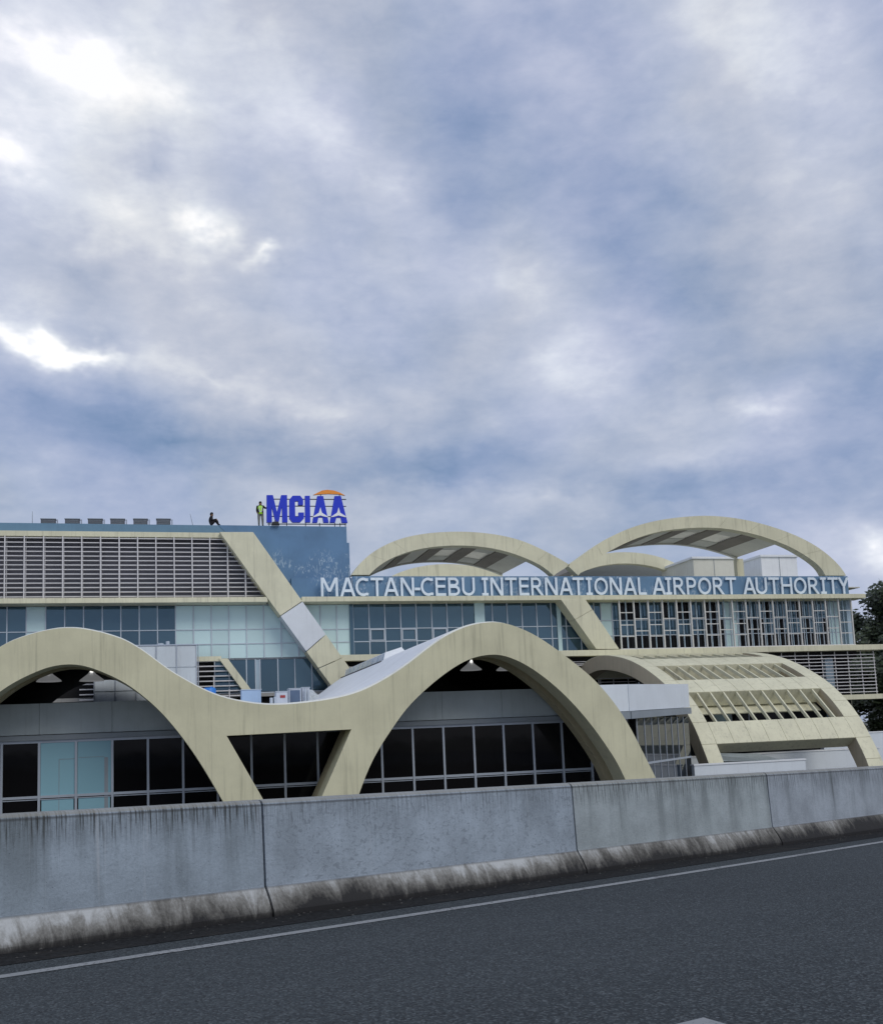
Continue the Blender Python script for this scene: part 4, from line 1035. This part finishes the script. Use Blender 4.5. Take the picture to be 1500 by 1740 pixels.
def acbox(x0, y0, x1, y1, Y, label, mat, fanx=None, grp='plant on the canopy trough'):
    a, c_ = XZ(x0, y0, Y), XZ(x1, y1, Y); th = thing('air_unit', label, 'air unit', ((a[0]+c_[0])/2, Y, 2.6), grp)
    zb2 = min(c_[1], a[1]-.3)-.6
    MB().box(a[0], c_[0], Y, Y+.8, zb2, a[1]).build('casing', mat, th, bevel=.03)
    MB().box(a[0]-.03, c_[0]+.03, Y-.03, Y+.83, a[1], a[1]+.04).build('lid', M['alu2'], th)
    for sx_ in (a[0]+.05, c_[0]-.11): MB().box(sx_, sx_+.06, Y+.1, Y+.7, 2.6, zb2).build('leg', M['black'], th)
    if fanx:
        cx, cz = (a[0]+c_[0])/2, (a[1]+c_[1])/2; MB().box(a[0]+.06, c_[0]-.06, Y-.02, Y, zb2+.1, a[1]-.08).build('front_grille', M['acdark'], th)
    return th
acbox(410, 1173, 444, 1196, 59, 'plain pale blue air unit, leftmost in the canopy trough', M['acblue'])
t2 = acbox(469, 1176, 489, 1196, 58, 'white air unit with small red sticker in the canopy trough', M['acwhite'])
a = XZ(476, 1186, 58); MB().box(a[0], a[0]+.28, 57.97, 57.995, a[1], a[1]+.14).build('sticker', M['redtile'], t2)
acbox(491, 1171, 512, 1196, 60, 'dark fronted air unit right of the stickered unit', M['acwhite'], True)
t3 = acbox(513, 1169, 527, 1196, 60.5, 'narrow white air unit, rightmost in the canopy trough', M['acwhite'])
a = XZ(518, 1185, 60.5)
MB().tube((a[0], 60.3, 2.7), (a[0], 60.3, a[1]+.5), .05).tube((a[0]+.18, 60.3, 2.7), (a[0]+.18, 60.3, a[1]+.4), .04).build('pipe', M['alu2'], t3)
pl = thing('pipe_stub', 'pair of short capped pipes between two air units', 'pipe', (*XZ(463, 1190, 57)[:1], 57, 2.6))
a = XZ(461, 1189, 57); MB().tube((a[0], 57, 2.6), (a[0], 57, a[1]+.1), .09).tube((a[0]+.2, 57, 2.6), (a[0]+.2, 57, a[1]+.15), .07).build('pipe', M['alu2'], pl)
# crumpled silver sheet at the foot of the shell
def crumple(name, x0, y0, x1, y1, Y, label):
    a, c_ = XZ(x0, y0, Y), XZ(x1, y1, Y); bm = bmesh.new(); nx, nz_ = 16, 10; V_ = []
    for i in range(nx+1):
        for j in range(nz_+1):
            u, v_ = i/nx, j/nz_; x = a[0]+(c_[0]-a[0])*u; z = c_[1]+(a[1]-c_[1])*v_*(.75+.25*math.sin(u*5+1))
            V_.append(bm.verts.new((x, Y+1.6*v_+.25*mnoise.noise(Vector((u*6, v_*5, 1))), z+.10*mnoise.noise(Vector((u*7, v_*7, 5))))))
    for i in range(nx):
        for j in range(nz_): k = i*(nz_+1)+j; bm.faces.new([V_[k], V_[k+nz_+1], V_[k+nz_+2], V_[k+1]])
    me = D.meshes.new(name); bm.to_mesh(me); bm.free(); me.materials.append(M['tank'])
    o = link(name, me); s_ = o.modifiers.new('t', 'SOLIDIFY'); s_.thickness = .02; return tag(o, label, 'sheet')
crumple('foil_sheet', 524, 1168, 562, 1192, 61.5, 'crumpled silver sheet beside the skylight on the white canopy roof')

# ------------------------------------------------------------------ pendant lamps under the canopy shell
for (px, py, lb) in ((83, 1156, 'left lamp of the pair under the left arch'), (156, 1155, 'right lamp of the pair under the left arch'), (800, 1137, 'left lamp of the pair under the right arch'), (861, 1137, 'right lamp of the pair under the right arch')):
    Y = 45.2; X, Z = XZ(px, py, Y); th = thing('ceiling_lamp', 'grey cone '+lb, 'lamp', (X, Y, Z), 'lamps under the canopy shell')
    b = MB(); nn = 16
    for r, z in ((.50, Z-.06), (.47, Z), (.16, Z+.24), (.10, Z+.34)):
        for k in range(nn): q = 2*math.pi*k/nn; b.v.append((X+r*math.cos(q), Y+r*math.sin(q), z))
    for r in range(3):
        for k in range(nn): j = (k+1) % nn; b.f.append([r*nn+k, r*nn+j, (r+1)*nn+j, (r+1)*nn+k]); b.mi.append(0)
    b.build('shade', M['lampshade'], th)
    bl_ = MB().tube((X, Y-.12, Z+.30), (X, Y-.12, Z+.42), .07, .04, 10).build('bulb', M['bulb'], th)
    MB().tube((X, Y, Z+.34), (X, Y, max(topz(X)-.3, Z+.5)), .02).build('rod', M['black'], th)

# ------------------------------------------------------------------ barrel-vault entrance canopy on the right
PR = [(70,6.0),(68.5,6.45),(66.2,6.62),(63.2,6.24),(61,5.72),(59,5.02),(57,4.12),(55.7,3.32),(54.65,2.49),(53.8,1.62),(53.25,.9),(52.75,.1),(52.2,-.75),(51.85,-1.5),(51.3,-3.7)]
PR = smooth_pts(PR, 2)
PS = [0]
for a, c_ in zip(PR, PR[1:]): PS.append(PS[-1]+math.hypot(c_[0]-a[0], c_[1]-a[1]))
def prf(s, off_=0.0):
    s = max(0, min(s, PS[-1]-1e-6)); k = max(i for i in range(len(PS)-1) if PS[i] <= s); t_ = (s-PS[k])/(PS[k+1]-PS[k])
    a, c_ = Vector(PR[k]), Vector(PR[k+1]); p = a.lerp(c_, t_); d = (c_-a).normalized(); nn = Vector((d.y, -d.x))    # inward normal
    if nn.y > 0: nn = -nn
    p = p+nn*off_; return (p.x, p.y)
vt = thing('vault_canopy', 'cream barrel vault canopy of panels with slatted openings on the right', 'canopy', (34.5, 60, GZ))
VX0, VX1, OX0, OX1 = 29.0, 40.1, 29.95, 39.05
def vband(s0, s1, x0, x1, o0, o1, name, mat, parent, step=.5):
    nn = max(2, int((s1-s0)/step)+1); A = [prf(s0+(s1-s0)*k/(nn-1), o0) for k in range(nn)]; B = [prf(s0+(s1-s0)*k/(nn-1), o1) for k in range(nn)]
    b = MB(); i = 0
    for L, x in ((A, x0), (B, x0), (A, x1), (B, x1)): b.v += [(x, y, z) for y, z in L]
    a_, b2, c2, d2 = 0, nn, 2*nn, 3*nn
    for k in range(nn-1):
        for q in ((a_+k, b2+k, b2+k+1, a_+k+1), (c2+k+1, d2+k+1, d2+k, c2+k), (a_+k+1, c2+k+1, c2+k, a_+k), (b2+k, d2+k, d2+k+1, b2+k+1)): b.f.append(list(q)); b.mi.append(0)
    b.f += [[a_, c2, d2, b2], [a_+nn-1, b2+nn-1, d2+nn-1, c2+nn-1]]; b.mi += [0, 0]
    return b.build(name, mat, parent)
SL = PS[-1]
THK = 1.0
cores = {}
cores['L'] = vband(0, SL, VX0, OX0, .03, THK, 'side_arch', M['tan'], vt, .35)
cores['R'] = vband(0, SL, OX1, VX1, .03, THK, 'side_arch', M['tan'], vt, .35)
bands = [(0, 5.6), (8.3, 10.4), (13.1, 14.75), (17.5, 19.05)]
opens = [(5.6, 8.3), (10.4, 13.1), (14.75, 17.5)]
for (s0, s1) in bands:
    cr = vband(s0, s1, OX0, OX1, .03, THK, 'cross_beam', M['cream2'], vt)
    npan = 8; pw = (OX1-OX0)/npan
    nsp = 2 if s1-s0 > 4 else 1
    for i in range(npan):
        for j in range(nsp):
            q0, q1 = s0+(s1-s0)*j/nsp, s0+(s1-s0)*(j+1)/nsp
            vband(q0+.012, q1-.012, OX0+i*pw+.012, OX0+(i+1)*pw-.012, -.0, .03, 'panel', M['cream2'], cr)
for key, x0, x1 in (('L', VX0, OX0), ('R', OX1, VX1)):
    ss_ = [0, 2.8, 5.6, 7, 8.3, 10.4, 11.8, 13.1, 14.75, 16.1, 17.5, 19.05, 20.5, SL-.05]
    for a, c_ in zip(ss_, ss_[1:]): vband(a+.012, c_-.012, x0+.004, x1-.012, .0, .03, 'panel', M['cream2'], cores[key])
for (s0, s1) in opens:
    nf = 10
    for k in range(nf):
        x = OX0+(OX1-OX0)*(k+.75)/(nf+.4)
        vband(s0-.02, s1+.02, x-.045, x+.045, .04, .24, 'fin', M['cream2'], vt, 1.4)
# back lining of the top openings, glass below
vband(5.4, 8.4, OX0, OX1, THK+.15, THK+.22, 'lining', M['taupe'], vt)
vband(10.2, 13.2, OX0, OX1, THK+.15, THK+.22, 'lining', M['taupe'], vt)
vband(14.5, 15.45, OX0, OX1, THK+.15, THK+.22, 'lining', M['cream2'], vt)
gp = MB().box(29.6, 40, 61.6, 61.75, 1.2, 1.3).build('glass_rail', M['alu'], vt)
for k in range(8):
    x = 29.6+1.3*k
    piece('pane', x+.03, x+1.27, 61.65, 61.67, 1.3, 4.4, M['teal'] if k == 4 else M['glassd'], gp); piece('mullion', x-.03, x+.03, 61.6, 61.7, 1.3, 4.4, M['alu'], gp)
MB().box(29.5, 40.2, 61.8, 62.0, GZ, 5.6).build('rear_wall', M['voiddark'], vt)
# white walls around the forecourt
def whitewall(x0, x1, y0, y1, z1, label):
    th = thing('forecourt_wall', label, 'wall', ((x0+x1)/2, y0, GZ))
    MB().box(x0, x1, y0, y1, GZ, z1).build('wall', M['whitewall'], th); MB().box(x0-.04, x1+.04, y0-.04, y1+.04, z1, z1+.08).build('coping', M['white'], th)
whitewall(30.2, 44.5, 58.0, 58.3, -.50, 'long low white wall seen through the bottom opening of the vault')
whitewall(27.2, 34.0, 50.6, 50.9, XZ(1230, 1299, 50.6)[1], 'low white wall in front of the left foot of the vault')
whitewall(43.2, 60.0, 62.0, 62.4, XZ(1490, 1245, 62)[1], 'white wall at the right edge beyond the vault')
th = thing('shade_roof', 'grey sloping shade roof inside the vault opening', 'roof', (33.5, 56.5, GZ))
a, c_, e = WY(1214, 1280, 56.5), WY(1330, 1292, 56.5), WY(1214, 1294, 56.5); f2 = WY(1290, 1281, 57.4)
b = MB(); b.v = [tuple(q) for q in (e, c_, f2, a)]+[tuple(Vector(q)+Vector((0, .1, -.12))) for q in (e, c_, f2, a)]; b.f = [[0,1,2,3],[7,6,5,4],[0,4,5,1],[1,5,6,2],[2,6,7,3],[3,7,4,0]]; b.mi = [0]*6
b.build('roof_sheet', M['grey'], th)
for x in (e.x+.3, c_.x-.5): MB().tube((x, 56.9, GZ), (x, 56.9, -1.0), .06).build('post', M['alu'], th)

# ------------------------------------------------------------------ trees beyond the right end
def tree(x, y, h, rad, label, nleaf, seed):
    rnd = random.Random(seed); th = thing('broadleaf_tree', label, 'tree', (x, y, GZ), 'dark trees beyond the right end')
    b = MB(); z0 = GZ; fork = z0+h*.38
    b.tube((x, y, z0), (x+.2, y, fork), .42, .28, 10); cl = []
    for k in range(11):
        a = 2*math.pi*k/11+rnd.uniform(-.3, .3); rr = rad*rnd.uniform(.35, .85); zt_ = z0+h*rnd.uniform(.5, .96)
        e_ = Vector((x+rr*math.cos(a), y+rr*math.sin(a), zt_)); mid = Vector((x+.2, y, fork)).lerp(e_, .5)+Vector((0, 0, .4))
        b.tube((x+.2, y, fork-.3), mid, .17, .10, 7).tube(mid, e_, .10, .03, 6); cl += [e_, mid.lerp(e_, .6), mid]
        for _ in range(4):
            cl.append(e_+Vector((rnd.uniform(-1.6, 1.6), rnd.uniform(-1.6, 1.6), rnd.uniform(-1.8, 1.2))))
    b.build('trunk', M['bark'], th, smooth=True)
    v, f = [], []
    for c0 in cl:
        r0 = rnd.uniform(.8, 1.6)
        for _ in range(nleaf):
            d_ = Vector((rnd.gauss(0, 1), rnd.gauss(0, 1), rnd.gauss(0, .75))).normalized()*r0*rnd.random()**.45
            p = c0+d_; u = Vector((rnd.gauss(0, 1), rnd.gauss(0, 1), rnd.gauss(0, .5))).normalized(); q = u.orthogonal().normalized(); s_ = rnd.uniform(.16, .34)
            i = len(v); v += [tuple(p-u*s_), tuple(p+q*s_*.5), tuple(p+u*s_), tuple(p-q*s_*.5)]; f.append((i, i+1, i+2, i+3))
    me = D.meshes.new('crown'); me.from_pydata(v, [], f); me.materials.append(M['leaf']); link('crown', me, th)
tree(66.5, 84, 18.3, 6.0, 'tall dark tree just right of the name band', 260, 1)
tree(72.5, 90, 17.0, 6.0, 'dark tree at the right edge behind the tall one', 240, 2)
tree(63.0, 79, 12.5, 5.2, 'lower dark tree beside the slatted end screen', 240, 3)
tree(61.5, 74, 9.5, 4.2, 'lowest dark tree under the right end beam', 220, 4)
